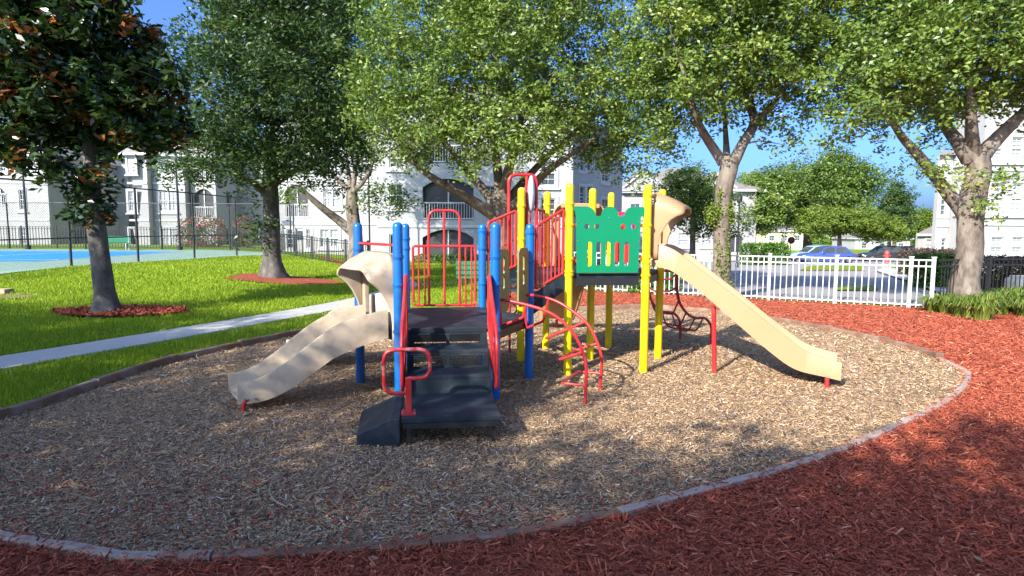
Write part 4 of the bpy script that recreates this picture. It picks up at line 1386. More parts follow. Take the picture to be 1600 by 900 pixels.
# trees beyond the road
def far_tree(name, label, px, pybase, y, blobs, ncl, per, rc, leaf, mat, tint, tr=0.25, z=None, topy=330, shell=0.4):
    g = at(px, pybase, y)
    zz = hz(g.x, y) if z is None else z
    tp = at(px, topy, y)
    base = Vector((g.x, y, zz))
    tree(name, label, tuple(base), [(base + UP * -0.2, tr), (base.lerp(tp, 0.3), tr * 0.8), (base.lerp(tp, 0.65), tr * 0.7), (tp, tr * 0.45)], [],
         blobs, ncl, per, rc, leaf, mat, M['bark'], group='trees beyond the road', mind=rc * 0.8, shell=shell, tint=tint)


far_tree('small_oak_tree', 'small oak between the white building and the ivy-clad oak', 1083, 398, 27, [E3(1085, 315, 27, 1.5, 1.4, 1.3), E3(1120, 340, 27, 0.7, 0.9, 0.9), E3(1060, 290, 27, 0.8, 0.9, 0.8)], 70, 225, 0.5, (0.15, 0.065), M['leafoak'], (0.5, 0.2), 0.16, topy=320)
far_tree('round_oak_tree', 'dense round oak behind the parked blue car', 1262, 400, 66, [E3(1275, 305, 66, 5.6, 4.5, 3.2), E3(1320, 282, 66, 3.4, 3.5, 2.9), E3(1225, 318, 64, 2.6, 3.0, 2.0)], 190, 225, 1.15, (0.34, 0.15), M['leafoak'], (0.36, 0.22), 0.55)
far_tree('bushy_oak_tree', 'bushy oak left of the stop sign with pale feathery top', 1178, 400, 62, [E3(1190, 318, 62, 2.6, 3, 2.5), E3(1215, 300, 62, 1.9, 2, 2.1), E3(1165, 340, 61, 1.2, 1.4, 1.1)], 110, 225, 1.0, (0.32, 0.14), M['leafoak'], (0.42, 0.2), 0.3)
far_tree('pale_elm_tree', 'spreading pale green tree arching over the parked cars', 1312, 402, 60, [E3(1310, 346, 60, 3.8, 3.0, 1.0), E3(1372, 358, 60, 2.0, 2.0, 0.8), E3(1268, 352, 60, 1.5, 1.7, 0.6)], 130, 216, 0.7, (0.30, 0.12), M['leaflight'], (0.25, 0.22), 0.28, topy=360)
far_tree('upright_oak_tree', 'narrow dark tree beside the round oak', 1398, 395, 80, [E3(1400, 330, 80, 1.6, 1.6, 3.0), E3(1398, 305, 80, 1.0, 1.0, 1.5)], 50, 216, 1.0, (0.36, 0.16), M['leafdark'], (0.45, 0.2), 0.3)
far_tree('low_oak_tree', 'low olive tree in front of the far woods', 1390, 390, 90, [E3(1388, 350, 90, 2.8, 3.0, 1.6), E3(1422, 348, 92, 3.0, 3, 1.8)], 70, 216, 1.2, (0.42, 0.18), M['leaflight'], (0.3, 0.2), 0.3)
far_tree('palm_like_tree', 'feathery light green tree against the white gable', 1178, 395, 84, [E3(1178, 295, 84, 2.4, 2.2, 2.0)], 40, 216, 1.0, (0.5, 0.10), M['leaflight'], (0.55, 0.2), 0.25, topy=300)

# woods along the horizon: one mass
cl = []
for px in np.linspace(1330, 1640, 44):
    y = 150 + random.uniform(-15, 25)
    cl.append(tuple(at(px, random.uniform(342, 382), y)))
for px in np.linspace(-60, 260, 22):
    y = 110 + random.uniform(-8, 12)
    cl.append(tuple(at(px, random.uniform(205, 260), y)))
for px in np.linspace(940, 1330, 30):
    y = 170 + random.uniform(-15, 20)
    cl.append(tuple(at(px, random.uniform(350, 372), y)))
cl = np.array(cl)
sub = np.repeat(cl, 10, 0) + rng.normal(size=(len(cl) * 10, 3)) * np.array([3.0, 3.0, 1.6])
pts = np.repeat(sub, 30, 0) + rng.normal(size=(len(sub) * 30, 3)) * 0.9
V, F = leaf_arrays(pts, np.array([0, -0.3, 0.7]), 1.1, 0.55, None)
tag(fast('distant_woods', V, F, M['leafoak'], tint=np.repeat(np.clip(rng.normal(0.45, 0.22, len(pts)), 0, 1), 4)), 'dark green woods along the horizon', 'woods', None, 'stuff')


# oaks behind the photographer whose crowns shade the front of the playground
def shade_tree(name, label, x, y, h, r, ncl, low=0.4):
    base = Vector((x, y, 0))
    top = Vector((x, y, h * 0.75))
    tree(name, label, tuple(base), [(base + UP * -0.1, 0.3), (base + UP * h * 0.25, 0.25), (base + UP * h * 0.5, 0.18), (top, 0.08)], [],
         [((x, y, h * (low + 1) / 2), (r, r, h * (1 - low) / 2)), ((x + r * 0.3, y - r * 0.2, h * (low + 0.1)), (r * 0.9, r * 0.9, h * 0.14))], ncl, 288, 0.80, (0.16, 0.09), M['leafoak'], M['bark'], group='oaks along the near side', mind=0.8, shell=0.5, tint=(0.5, 0.2))


#SHADE
for i, (x, y, h, r, n) in enumerate([(-16.0, 1.4, 8.6, 3.4, 100), (-12.6, -1.0, 8.4, 3.2, 100), (-9.2, -3.4, 7.5, 2.9, 85), (-6.2, -5.4, 6.8, 2.8, 105), (-3.4, -6.9, 7.8, 3.0, 125), (-0.2, -8.6, 8.6, 2.9, 105)]):
    shade_tree('shade_oak_tree', 'leafy oak in the row along the near edge of the red mulch', x, y, h, r, n)
#--PART5--

# ------------------------------------------------------------------ buildings
class Wall:
    """a facade: origin at its left foot, u to the right, n out of the wall"""

    def __init__(s, root, left, right, z0, z1, thick=0.3):
        s.root = root
        s.l = Vector((left[0], left[1], 0))
        r = Vector((right[0], right[1], 0))
        s.u = (r - s.l).normalized()
        s.n = Vector((s.u.y, -s.u.x, 0))
        s.L = (r - s.l).length
        s.z0, s.z1, s.t = z0, z1, thick
        s.holes, s.todo = [], []

    def p(s, a, z, d=0.0):
        return s.l + s.u * a + UP * z + s.n * d

    def px(s, px, py):
        """pixel -> (a, z) on this wall"""
        h = plane_hit(px, py, s.l, s.l + s.u)
        return (Vector((h.x, h.y, 0)) - s.l).dot(s.u), h.z

    def win(s, px0, px1, py0, py1, nx=2, nz=3, glass='glass', sill=True, twin=False):
        a0, z1 = s.px(px0, py0)
        a1, z0 = s.px(px1, py1)
        s.holes.append([(a0, z0), (a1, z0), (a1, z1), (a0, z1)])
        s.todo.append(('win', a0, a1, z0, z1, nx, nz, glass, sill, twin))

    def arch(s, px0, px1, py0, py1, rise=0.45, rail=None, mull=True, depth=1.6):
        a0, z1 = s.px(px0, py0)
        a1, z0 = s.px(px1, py1)
        s.holes.append(arch2(a0, a1, z0, z1, rise))
        s.todo.append(('arch', a0, a1, z0, z1, rise, rail, mull, depth))

    def door(s, px0, px1, py0, py1):
        a0, z1 = s.px(px0, py0)
        a1, z0 = s.px(px1, py1)
        s.holes.append([(a0, z0), (a1, z0), (a1, z1), (a0, z1)])
        s.todo.append(('door', a0, a1, z0, z1))

    def bands(s, *zs):
        for z in zs:
            MB().obox(s.p(s.L / 2, z, 0.035), s.u, s.n, UP, s.L - 0.02, 0.07, 0.16).build('band', M['trim'], s.root)

    def done(s, mat):
        O = s.p(0, 0, -s.t / 2)
        plate('wall', [(0, s.z0), (s.L, s.z0), (s.L, s.z1), (0, s.z1)], s.holes, s.t, O, s.u, UP, mat, s.root)
        for it in s.todo:
            if it[0] == 'win':
                _, a0, a1, z0, z1, nx, nz, glass, sill, twin = it
                w, h = a1 - a0, z1 - z0
                mb = MB()
                f = 0.07
                for a, b, zc, hh in ((a0, a0 + f, (z0 + z1) / 2, h), (a1 - f, a1, (z0 + z1) / 2, h)):
                    mb.obox(s.p((a + b) / 2, zc, -0.06), s.u, s.n, UP, f, 0.1, hh)
                for zc in (z0 + f / 2, z1 - f / 2, (z0 + z1) / 2):
                    mb.obox(s.p((a0 + a1) / 2, zc, -0.06), s.u, s.n, UP, w - 2 * f, 0.096, f * 0.9)
                if twin:
                    mb.obox(s.p((a0 + a1) / 2, (z0 + z1) / 2, -0.058), s.u, s.n, UP, 0.12, 0.1, h - 2 * f)
                for k in range(1, nx):
                    mb.obox(s.p(a0 + w * k / nx, (z0 + z1) / 2, -0.075), s.u, s.n, UP, 0.03, 0.04, h - 2 * f)
                for k in range(1, nz):
                    if abs(k / nz - 0.5) > 0.01:
                        mb.obox(s.p((a0 + a1) / 2, z0 + h * k / nz, -0.077), s.u, s.n, UP, w - 2 * f, 0.036, 0.03)
                o = mb.build('window', M['trim'], s.root, recalc=False)
                MB().obox(s.p((a0 + a1) / 2, (z0 + z1) / 2, -0.12), s.u, s.n, UP, w, 0.02, h).build('pane', M[glass], o)
                e = 0.16
                plate('surround', [(a0 - e, z0 - e), (a1 + e, z0 - e), (a1 + e, z1 + e), (a0 - e, z1 + e)], [[(a0, z0), (a1, z0), (a1, z1), (a0, z1)]], 0.05, s.p(0, 0, 0.028), s.u, UP, M['trim'], o)
                if sill:
                    MB().obox(s.p((a0 + a1) / 2, z0 - e - 0.05, 0.06), s.u, s.n, UP, w + 0.5, 0.12, 0.1).build('sill', M['trim'], o)
            elif it[0] == 'door':
                _, a0, a1, z0, z1 = it
                o = MB().obox(s.p((a0 + a1) / 2, (z0 + z1) / 2, -0.12), s.u, s.n, UP, a1 - a0, 0.06, z1 - z0).build('door', M['trim'], s.root)
                MB().obox(s.p((a0 + a1) / 2, z0 + (z1 - z0) * 0.68, -0.085), s.u, s.n, UP, (a1 - a0) * 0.7, 0.02, (z1 - z0) * 0.45).build('pane', M['glass'], o)
            else:
                _, a0, a1, z0, z1, rise, rail, mull, depth = it
                w = a1 - a0
                # recess behind the arch: back wall, floor, ceiling, cheeks
                mb = MB()
                mb.obox(s.p((a0 + a1) / 2, (z0 + z1) / 2, -s.t - depth), s.u, s.n, UP, w + 0.4, 0.1, z1 - z0 + 0.4)
                mb.obox(s.p((a0 + a1) / 2, z0 - 0.06, -s.t - depth / 2), s.u, s.n, UP, w + 0.4, depth - 0.1, 0.1)
                mb.obox(s.p((a0 + a1) / 2, z1 + 0.06, -s.t - depth / 2), s.u, s.n, UP, w + 0.4, depth - 0.1, 0.1)
                for a in (a0 - 0.15, a1 + 0.15):
                    mb.obox(s.p(a, (z0 + z1) / 2, -s.t - depth / 2), s.u, s.n, UP, 0.1, depth - 0.1, z1 - z0)
                o = mb.build('balcony', M['stuccoshade'], s.root, recalc=False)
                MB().obox(s.p(a0 + w * 0.62, z0 + 1.05, -s.t - depth + 0.08), s.u, s.n, UP, w * 0.5, 0.05, 2.1).build('glass_door', M['glass'], o)
                plate('screen', arch2(a0 + 0.02, a1 - 0.02, z0, z1 - 0.02, rise), [], 0.02, s.p(0, 0, -s.t + 0.05), s.u, UP, M['screen'], o)
                if mull:
                    for t in ([0.5] if w < 3.2 else [0.5]):
                        MB().obox(s.p(a0 + w * t, (z0 + z1) / 2, -s.t + 0.1), s.u, s.n, UP, 0.08, 0.06, z1 - z0 - 0.04).build('mullion', M['trim'], o)
                if rail:
                    zr = s.px(px=800, py=rail)[1] if rail > 10 else z0 + rail
                    zr = z0 + 1.0 if rail < 0 else zr
                    for zz in (z0 + 0.08, zr):
                        MB().obox(s.p((a0 + a1) / 2, zz, 0.02), s.u, s.n, UP, w + 0.1, 0.06, 0.07).build('rail', M['trim'], o)
                    n = max(5, int(w / 0.15))
                    for k in range(n):
                        MB().obox(s.p(a0 + w * (k + 0.5) / n, (z0 + zr) / 2 + 0.04, 0.02), s.u, s.n, UP, 0.035, 0.03, zr - z0 - 0.15).build('baluster', M['trim'], o)


def block(root, x0, x1, y0, y1, z0, z1, mat):
    """plain body of a building behind its facades (left, right, rear walls)"""
    MB().box((x0, y0, z0), (x1, y1, z1)).build('body', mat, root)


def hip(root, x0, x1, y0, y1, z, rise, over=0.5, shear=0.0):
    x0, x1, y0, y1 = x0 - over, x1 + over, y0 - over, y1 + over
    d = min(x1 - x0, y1 - y0) / 2
    if x1 - x0 > y1 - y0:
        r0, r1 = (x0 + d, (y0 + y1) / 2, z + rise), (x1 - d, (y0 + y1) / 2, z + rise)
    else:
        r0, r1 = ((x0 + x1) / 2, y0 + d, z + rise), ((x0 + x1) / 2, y1 - d, z + rise)
    vs_ = [(x0, y0, z), (x1, y0, z), (x1, y1, z), (x0, y1, z), r0, r1]
    fs2 = [(0, 1, 5, 4), (2, 3, 4, 5), (1, 2, 5), (3, 0, 4), (3, 2, 1, 0)] if x1 - x0 > y1 - y0 else [(0, 1, 4), (1, 2, 5, 4), (2, 3, 5), (3, 0, 4, 5), (3, 2, 1, 0)]
    sh = lambda v: (v[0] + shear * (v[1] - y0), v[1], v[2])
    o = MB().add([sh(v) for v in vs_], fs2).build('roof', M['roof'], root)
    MB().prism([sh((a, b, 0))[:2] for a, b in ((x0, y0), (x1, y0), (x1, y1), (x0, y1))], z - 0.2, z - 0.004).build('fascia', M['trim'], o)


# A: long three-storey block beyond the tennis court, in staggered bays
zA = 0.35
zT = at(0, 238, 51).z
A = thing('apartment_building', (-32, 55, zA), 'white three-storey apartment block beyond the tennis court with arched balconies', 'building')
bays = [(-75, 75, 51.0), (200, 231, 51.0), (239, 289, 51.7), (298, 337, 52.4)]
for i, (pa, pb, y) in enumerate(bays):
    xa, xb = at(pa, 300, y).x, at(pb, 300, y).x
    w = Wall(A, (xa, y), (xb, y), zA - 0.4, zT)
    if i == 0:
        w.win(-2, 10, 242, 268, 2, 4)
        w.arch(-14, 11, 293, 322, 0.6, rail=-1)
        w.win(29, 40, 296, 328, 2, 4)
        w.win(36, 58, 243, 268, 4, 4, 'blind', twin=True)
        w.win(30, 42, 355, 382, 2, 4)
    elif i == 1:
        w.win(200.5 - 2, 212, 240, 270, 3, 6)
        w.win(201 - 1, 213, 298, 330, 3, 6, 'blind')
        w.win(201, 213, 357, 382, 3, 6)
    elif i == 2:
        w.win(248, 277, 298, 330, 4, 6, 'blind', twin=True)
        w.win(249, 266, 252, 272, 4, 4, 'blind', twin=True)
        w.win(251, 279, 357, 384, 4, 6, 'blind', twin=True)
    else:
        w.arch(301, 335, 295, 342, 0.6, rail=-1)
        w.arch(301, 335, 247, 282, 0.6, rail=-1)
        w.arch(303, 333, 356, 384, 0.6)
    w.bands(w.px(0, 343)[1], w.px(0, 285)[1])
    w.done(M['stucco'])
    yb = 60 if i != 3 else 56.4
    block(A, xa + 0.02, xb - 0.02, y + 0.31, yb, zA - 0.4, zT - 0.01, M['stucco']) if i not in (3,) else None
    if i == 3:                                              # side wall of the balcony bay, with its own arch
        w2 = Wall(A, (xb - 0.004, y + 0.304), (xb - 0.004, 56.4), zA - 0.4, zT - 0.01)
        w2.arch(343, 362, 296, 322, 0.5)
        w2.arch(343, 362, 356, 384, 0.5)
        w2.done(M['stuccoshade'])
    hip(A, xa, xb, y, yb + 2, zT, 2.0, 0.4)
xr = at(184, 300, 60).x
MB().box((at(75, 300, 51).x - 0.1, 60.0, zA - 0.4), (at(345, 300, 57).x, 62, zT - 0.03)).build('recess_wall', M['stuccoshade'], A)
MB().box((at(368, 300, 57).x - 1.0, 57.0, zA - 0.6), (at(440, 300, 57).x, 62, zT - 0.05)).build('wing', M['stucco'], A)
# entrance canopy on the side wall of the left bay
xs = at(75, 300, 51).x
MB().box((xs - 0.05, 53.0, 3.0), (xs + 1.4, 56.0, 4.0)).build('canopy', M['stucco'], A)
MB().box((xs - 0.02, 53.6, 0.2), (xs + 0.03, 55.4, 3.0)).build('doorway', M['screen'], A)

# B: lit white block behind the forked oak
zB_ = -0.2
B = thing('apartment_building', (-12, 46, zB_), 'bright white apartment block behind the forked oak and low black fence', 'building')
w = Wall(B, (at(428, 300, 45).x, 45), (at(588, 300, 45).x, 45), -0.8, 9.0)
w.win(505, 532, 295, 324, 4, 6, 'blind', twin=True)
w.win(508, 530, 238, 262, 4, 6, 'blind', twin=True)
w.arch(445, 482, 288, 341, 0.5, rail=-1)
w.door(462, 475, 357, 390)
w.win(448, 459, 358, 388, 2, 4)
w.win(478, 486, 358, 388, 2, 4)
w.win(500, 530, 358, 386, 4, 4, 'blind', twin=True)
w.win(548, 562, 356, 386, 3, 5)
w.bands(w.px(0, 347)[1], w.px(0, 280)[1])
w.done(M['stucco'])
block(B, w.l.x + 0.02, w.l.x + w.L - 0.02, 45.31, 56, -0.8, 8.99, M['stucco'])
hip(B, w.l.x, w.l.x + w.L, 45, 56, 9.0, 2.4)

# C: block right behind the spreading oak
zC = -0.35
Cb = thing('apartment_building', (-2, 38, zC), 'apartment block dappled with shade behind the spreading oak, with railed balcony', 'building')
w = Wall(Cb, (at(588, 300, 36).x, 36), (at(895, 300, 36).x, 36), -0.8, 8.8)
w.win(608, 630, 287, 323, 2, 2)
w.win(608, 630, 232, 262, 2, 2)
w.win(608, 630, 365, 398, 2, 2)
w.arch(660, 740, 279, 344, 0.5, rail=-1)
w.arch(660, 740, 358, 409, 0.5)
w.arch(660, 740, 205, 255, 0.5, rail=-1)
w.win(758, 790, 290, 325, 4, 5, 'glass', twin=True)
w.win(758, 790, 362, 395, 4, 5, 'glass', twin=True)
w.win(845, 868, 250, 290, 2, 4)
w.win(845, 868, 310, 345, 2, 4)
w.bands(w.px(0, 350)[1])
w.done(M['stuccoshade'])
block(Cb, w.l.x + 0.02, w.l.x + w.L - 0.02, 36.31, 46, -0.8, 8.79, M['stuccoshade'])
hip(Cb, w.l.x, w.l.x + w.L, 36, 46, 8.8, 2.4)

# D: shaded end wall turned away from the sun
Dl, Dr = at(893, 300, 40), at(972, 300, 47.5)
Db = thing('apartment_building', (Dl.x, 42, -0.6), 'tall blue-shaded end wall with narrow windows left of the white gables', 'building')
w = Wall(Db, (Dl.x, Dl.y), (Dr.x, Dr.y), -1.5, 8.6)
for pa, pb in ((905, 913), (917, 924)):
    w.win(pa, pb, 235, 268, 1, 3, sill=False)
    w.win(pa, pb, 290, 325, 1, 3, sill=False)
w.win(940, 952, 260, 285, 2, 3)
w.win(940, 952, 310, 335, 2, 3)
w.done(M['stuccoshade'])
mb = MB()
o_ = w.n * -0.3
q = [w.l + o_, w.l + w.u * w.L + o_, w.l + w.u * w.L - w.n * 8, w.l - w.n * 8]
mb.prism([(p_.x, p_.y) for p_ in q], -1.5, 8.59)
mb.build('body', M['stuccoshade'], Db)
MB().prism([(p_.x, p_.y) for p_ in [w.l + w.n * 0.4, w.l + w.u * w.L + w.n * 0.4, w.l + w.u * w.L - w.n * 8.3, w.l - w.n * 8.3]], 8.6, 8.85).build('roof', M['roof'], Db)

# E: white building with gables beyond the road
Eb = thing('gabled_building', (16, 64, -1.2), 'white two-storey building with grey gabled roofs beyond the car park', 'building')
w = Wall(Eb, (at(968, 340, 60).x, 60), (at(1182, 340, 60).x, 60), -1.8, at(1100, 296, 60).z)
w.win(985, 1000, 318, 340, 2, 3)
w.win(1045, 1060, 318, 340, 2, 3)
w.win(1097, 1112, 364, 385, 3, 4, 'blind')
w.win(1060, 1076, 364, 385, 3, 4, 'blind')
w.arch(1140, 1160, 366, 394, 0.3)
w.win(1120, 1132, 318, 338, 2, 3)
w.win(1000, 1020, 362, 386, 3, 4, 'blind')
w.done(M['stucco'])
xa, xb, ze = w.l.x, w.l.x + w.L, w.z1
block(Eb, xa + 0.02, xb - 0.02, 60.31, 72, -1.8, ze - 0.01, M['stucco'])
hip(Eb, xa, xb, 60, 72, ze, 2.6, 0.6)
for pa, pb, pt in ((972, 1040, 268), (1095, 1150, 272)):      # gable fronts
    ga, gb, gz = at(pa, 296, 59.6).x, at(pb, 296, 59.6).x, at(pa, pt, 59.6).z
    g0 = Vector((ga, 59.65, 0))
    Lg = gb - ga
    pl = plate('gable', [(0, ze - 0.4), (Lg, ze - 0.4), (Lg, ze), (Lg / 2, gz), (0, ze)], [], 0.3, g0, (1, 0, 0), UP, M['stucco'], Eb)
    for sgn in (0, 1):
        a = Vector((ga if sgn == 0 else gb, 59.4, ze + 0.05))
        c = Vector(((ga + gb) / 2, 59.4, gz + 0.12))
        MB().add([a, c, c + Vector((0, 6, 0)), a + Vector((0, 6, 0)), a + UP * 0.14, c + UP * 0.14, c + Vector((0, 6, 0.14)), a + Vector((0, 6, 0.14))],
                 [(0, 1, 2, 3), (4, 5, 6, 7), (0, 1, 5, 4), (1, 2, 6, 5), (2, 3, 7, 6), (3, 0, 4, 7)]).build('gable_roof', M['roof'], pl)
        MB().bar(a + Vector((0, -0.06, 0.02)), c + Vector((0, -0.06, 0.02)), 0.06, 0.18).build('bargeboard', M['trim'], pl)

# F: three-storey building on the right, in three steps
Fb = thing('apartment_building', (27, 36, -0.6), 'white three-storey building with multi-pane windows behind the brown hedge', 'building')
zF = at(1560, 150, 33).z
yF, yW = 33.0, 35.2
xa, xb = at(1532, 300, yF).x, at(1720, 300, yF).x
w = Wall(Fb, (xa, yF), (xb, yF), -1.2, zF)
for r0, r1 in ((370, 401), (286, 333), (214, 250)):
    w.win(1548, 1566, r0, r1, 2, 6, 'blind')
    w.win(1581, 1615, r0, r1, 4, 6, 'blind', twin=True)
    w.win(1640, 1660, r0, r1, 2, 6, 'blind')
w.bands(w.px(1550, 350)[1], w.px(1550, 265)[1])
w.done(M['stucco'])
w = Wall(Fb, (xa + 0.004, yW), (xa + 0.004, yF + 0.304), -1.2, zF - 0.02)      # short return towards the wing
for r0, r1 in ((374, 398), (290, 330), (225, 252)):
    w.win(1500, 1511, r0, r1, 2, 6)
w.done(M['stucco'])
MB().prism([(xa + 0.31, yF + 0.31), (xb, yF + 0.31), (xb + 8, 46), (xa + 11.0, 46), (xa + 0.31, yW + 0.01)], -1.2, zF - 0.01).build('body', M['stucco'], Fb)
MB().prism([(xa - 0.4, yF - 0.4), (xb, yF - 0.4), (xb + 8, 46), (xa + 10.6, 46), (xa - 0.4, yW + 0.4)], zF, zF + 0.3).build('roof', M['roof'], Fb)
zW = at(1480, 243, yW).z
x0 = at(1466, 300, yW).x
w = Wall(Fb, (x0, yW), (xa - 0.01, yW), -1.2, zW)             # lower wing set back
for r0, r1 in ((372, 396), (303, 337), (256, 282)):
    w.win(1470, 1478, r0, r1, 1, 4, sill=False)
w.bands(w.px(1475, 352)[1])
w.done(M['stucco'])
MB().prism([(x0 + 0.02, yW + 0.31), (xa + 0.3, yW + 0.31), (xa + 9, 46), (x0 + 8.0, 46)], -1.2, zW - 0.01).build('body', M['stucco'], Fb)
MB().prism([(x0 - 0.3, yW - 0.35), (xa, yW - 0.35), (xa + 8.4, 46), (x0 + 7.7, 46)], zW, zW + 0.22).build('roof', M['roof'], Fb)

# garage with a hip roof
g0, g1 = at(1434, 380, 50), at(1476, 380, 50)
G = thing('garage', (g0.x, 50, -1.0), 'low white garage with grey hip roof beside the right-hand building', 'garage')
zt = at(1450, 365, 50).z
w = Wall(G, (g0.x, 50), (g1.x + 0.5, 50), -1.4, zt)
w.win(1447, 1462, 374, 389, 4, 2, 'trim', sill=False)
w.done(M['stucco'])
MB().prism([(w.l.x + 0.02, 50.31), (w.l.x + w.L - 0.02, 50.31), (w.l.x + w.L + 4.8, 57), (w.l.x + 4.8, 57)], -1.4, zt - 0.01).build('body', M['stucco'], G)
hip(G, w.l.x, w.l.x + w.L, 50, 57, zt, 0.9, 0.3, 0.68)

# far low buildings
for px0, px1, y, pt, m_, lab in ((1196, 1256, 118, 360, 'cream', 'far cream-walled building seen under the oaks'), (1336, 1422, 125, 372, 'stucco', 'far low white building beyond the lawn')):
    a, b_ = at(px0, 380, y), at(px1, 380, y)
    o = thing('far_building', (a.x, y, -2.0), lab, 'building')
    w = Wall(o, (a.x, y), (b_.x, y), -2.6, at(px0, pt, y).z)
    n = 3
    for k in range(n):
        c = px0 + (px1 - px0) * (k + 0.5) / n
        w.win(c - 4, c + 4, pt + 8, pt + 16, 2, 2, sill=False)
    w.done(M[m_])
    block(o, a.x + 0.02, b_.x - 0.02, y + 0.31, y + 9, -2.6, w.z1 - 0.01, M[m_])
    hip(o, a.x, b_.x, y, y + 9, w.z1, 1.8)


# ------------------------------------------------------------------ fences
def picket_fence(name, label, pts, h, mat, pitch, post_at, pw=0.016, rails=(0.08, -0.16, -0.02), post_w=0.05, cap=True, group=None, lean=None):
    """pts: ground points; posts at each point; pickets in between"""
    root = thing(name, pts[0], label, 'fence', group)
    for i, p in enumerate(pts):
        if post_at[i]:
            o = MB().obox(p + UP * (h / 2 + 0.01), (1, 0, 0), (0, 1, 0), UP, post_w, post_w, h + 0.06).build('post', mat, root)
            if cap:
                MB().obox(p + UP * (h + 0.05), (1, 0, 0), (0, 1, 0), UP, post_w + 0.02, post_w + 0.02, 0.02).build('cap', mat, o)
    for a, b in zip(pts[:-1], pts[1:]):
        d = (b - a)
        L = d.length
        d.normalize()
        for rz in rails:
            z = rz if rz > 0 else h + rz
            MB().bar(a + UP * z, b + UP * z, 0.03, 0.032).build('rail', mat, root)
        n = max(1, round(L / pitch))
        for k in range(1, n):
            q = a.lerp(b, k / n)
            MB().obox(q + UP * (h / 2 + 0.005), d, (-d.y, d.x, 0), UP, pw, pw, h - 0.03).build('picket', mat, root)
    return root


def on_line(px):
    d = ray(px, 470)
    n_ = Vector((-fdir.y, fdir.x))
    t = (n_.x * FA.x + n_.y * FA.y) / (n_.x * d[0] + n_.y * d[1])
    return Vector((d[0] * t, d[1] * t, 0))


wp = [on_line(px) for px in (870, 945, 1023, 1106, 1200, 1304, 1420, 1455)]
for p_ in wp:
    p_.z = hz(p_.x, p_.y) - 0.0
HFW = 1.12
picket_fence('white_picket_fence', 'white metal picket fence between the red mulch and the road', wp, HFW, M['whitepaint'], 0.132, [1] * len(wp), pw=0.02, post_w=0.06)
bp = [wp[-1] + Vector((0.12, 0.0, 0)), Vector((at(1544, 450, 14.6).x, 14.6, 0)), Vector((at(1640, 450, 14.9).x, 14.9, 0)), Vector((at(1720, 450, 15.0).x, 15.0, 0))]
for p_ in bp:
    p_.z = hz(p_.x, p_.y)
picket_fence('black_picket_fence', 'black metal picket fence behind the stout oak', bp, 1.12, M['blackmetal'], 0.125, [0, 1, 1, 1], pw=0.016, post_w=0.06)
# fence behind the court
fp = [Vector((x, 42.0, hz(x, 42.0))) for x in np.arange(-48, -13.9, 2.4)]
picket_fence('black_picket_fence', 'black picket fence between the court and the apartment block', fp, 1.45, M['blackmetal'], 0.2, [1] * len(fp), pw=0.03, post_w=0.08)
# low fence going down the slope past the forked oak
fp = [Vector((at(px, 380, y).x, y, z)) for px, y, z in ((425, 40, 0.15), (437, 38.5, 0.12), (462, 36.5, 0.08), (487, 34.5, 0.0), (512, 32.5, -0.05), (540, 30.5, -0.1), (575, 28.5, -0.12))]
picket_fence('low_black_fence', 'low black fence stepping down the slope beside the forked oak', fp, 1.25, M['blackmetal'], 0.25, [1] * len(fp), pw=0.025, post_w=0.09)


def chain_fence(name, label, pts, h, mids=()):
    root = thing(name, pts[0], label, 'fence')
    for p in pts:
        MB().tube([p + UP * -0.1, p + UP * h], 0.045, 8).build('post', M['blackmetal'], root, smooth=60)
    for a, b in zip(pts[:-1], pts[1:]):
        MB().tube([a + UP * h, b + UP * h], 0.03, 6).build('top_rail', M['blackmetal'], root, smooth=60)
        for mz in mids:
            MB().tube([a + UP * mz, b + UP * mz], 0.024, 6).build('middle_rail', M['blackmetal'], root, smooth=60)
        org = ORIGIN[root.name]
        me = bpy.data.meshes.new('chain_link')
        q = [a + UP * 0.05, b + UP * 0.05, b + UP * h, a + UP * h]
        me.from_pydata([v - org for v in q], [], [(0, 1, 2, 3)])
        uv = me.uv_layers.new()
        L = (b - a).length
        for i, c in enumerate(((0, 0), (L, 0), (L, h), (0, h))):
            uv.data[i].uv = c
        me.materials.append(M['chainlink'])
        link('chain_link', me, root)
    return root


def solve_base(px, py, h, top):
    best = min(np.linspace(12, 60, 1500), key=lambda y: abs(at(top[0], top[1], y).z - at(px, py, y).z - h))
    return at(px, py, best)


cf = [Vector((-17.6, 12.0, 0.02)), Vector((-17.1, 15.4, 0.18)), Vector((-16.5, 18.8, 0.26))] + [Vector(t) for t in ((-15.95, 22.1, 0.30), (-15.35, 25.1, 0.32), (-14.75, 28.4, 0.32), (-14.4, 32.0, 0.32), (-14.3, 35.8, 0.3), (-14.3, 39.6, 0.28))]
chain_fence('court_fence', 'tall black chain-link fence along the lawn side of the tennis court', cf, 3.0, (1.05,))
cf2 = [Vector((x, 40.2, 0.3)) for x in (-50, -44, -38, -33, -28, -23, -18.5, -14.3)]
chain_fence('court_fence', 'tall black chain-link fence along the far side of the tennis court', cf2, 3.0, ())
for px, lab in ((44, 'tall black light pole at the far corner of the tennis court'), (281, 'tall black light pole near the balcony bay behind the court')):
    q = at(px, 386, 39.0)
    q = Vector((q.x, 39.0, 0.28))
    o = thing('light_pole', q, lab, 'light pole')
    MB().lathe(q, [(0.16, 0), (0.16, 0.25), (0.075, 0.3), (0.055, 6.4)], 10).build('pole', M['blackmetal'], o, smooth=40)
    MB().obox(q + Vector((0.35, -0.1, 6.35)), (1, 0, 0), (0, 1, 0), UP, 0.7, 0.3, 0.14).build('lamp_head', M['blackmetal'], o, bevel=0.03)
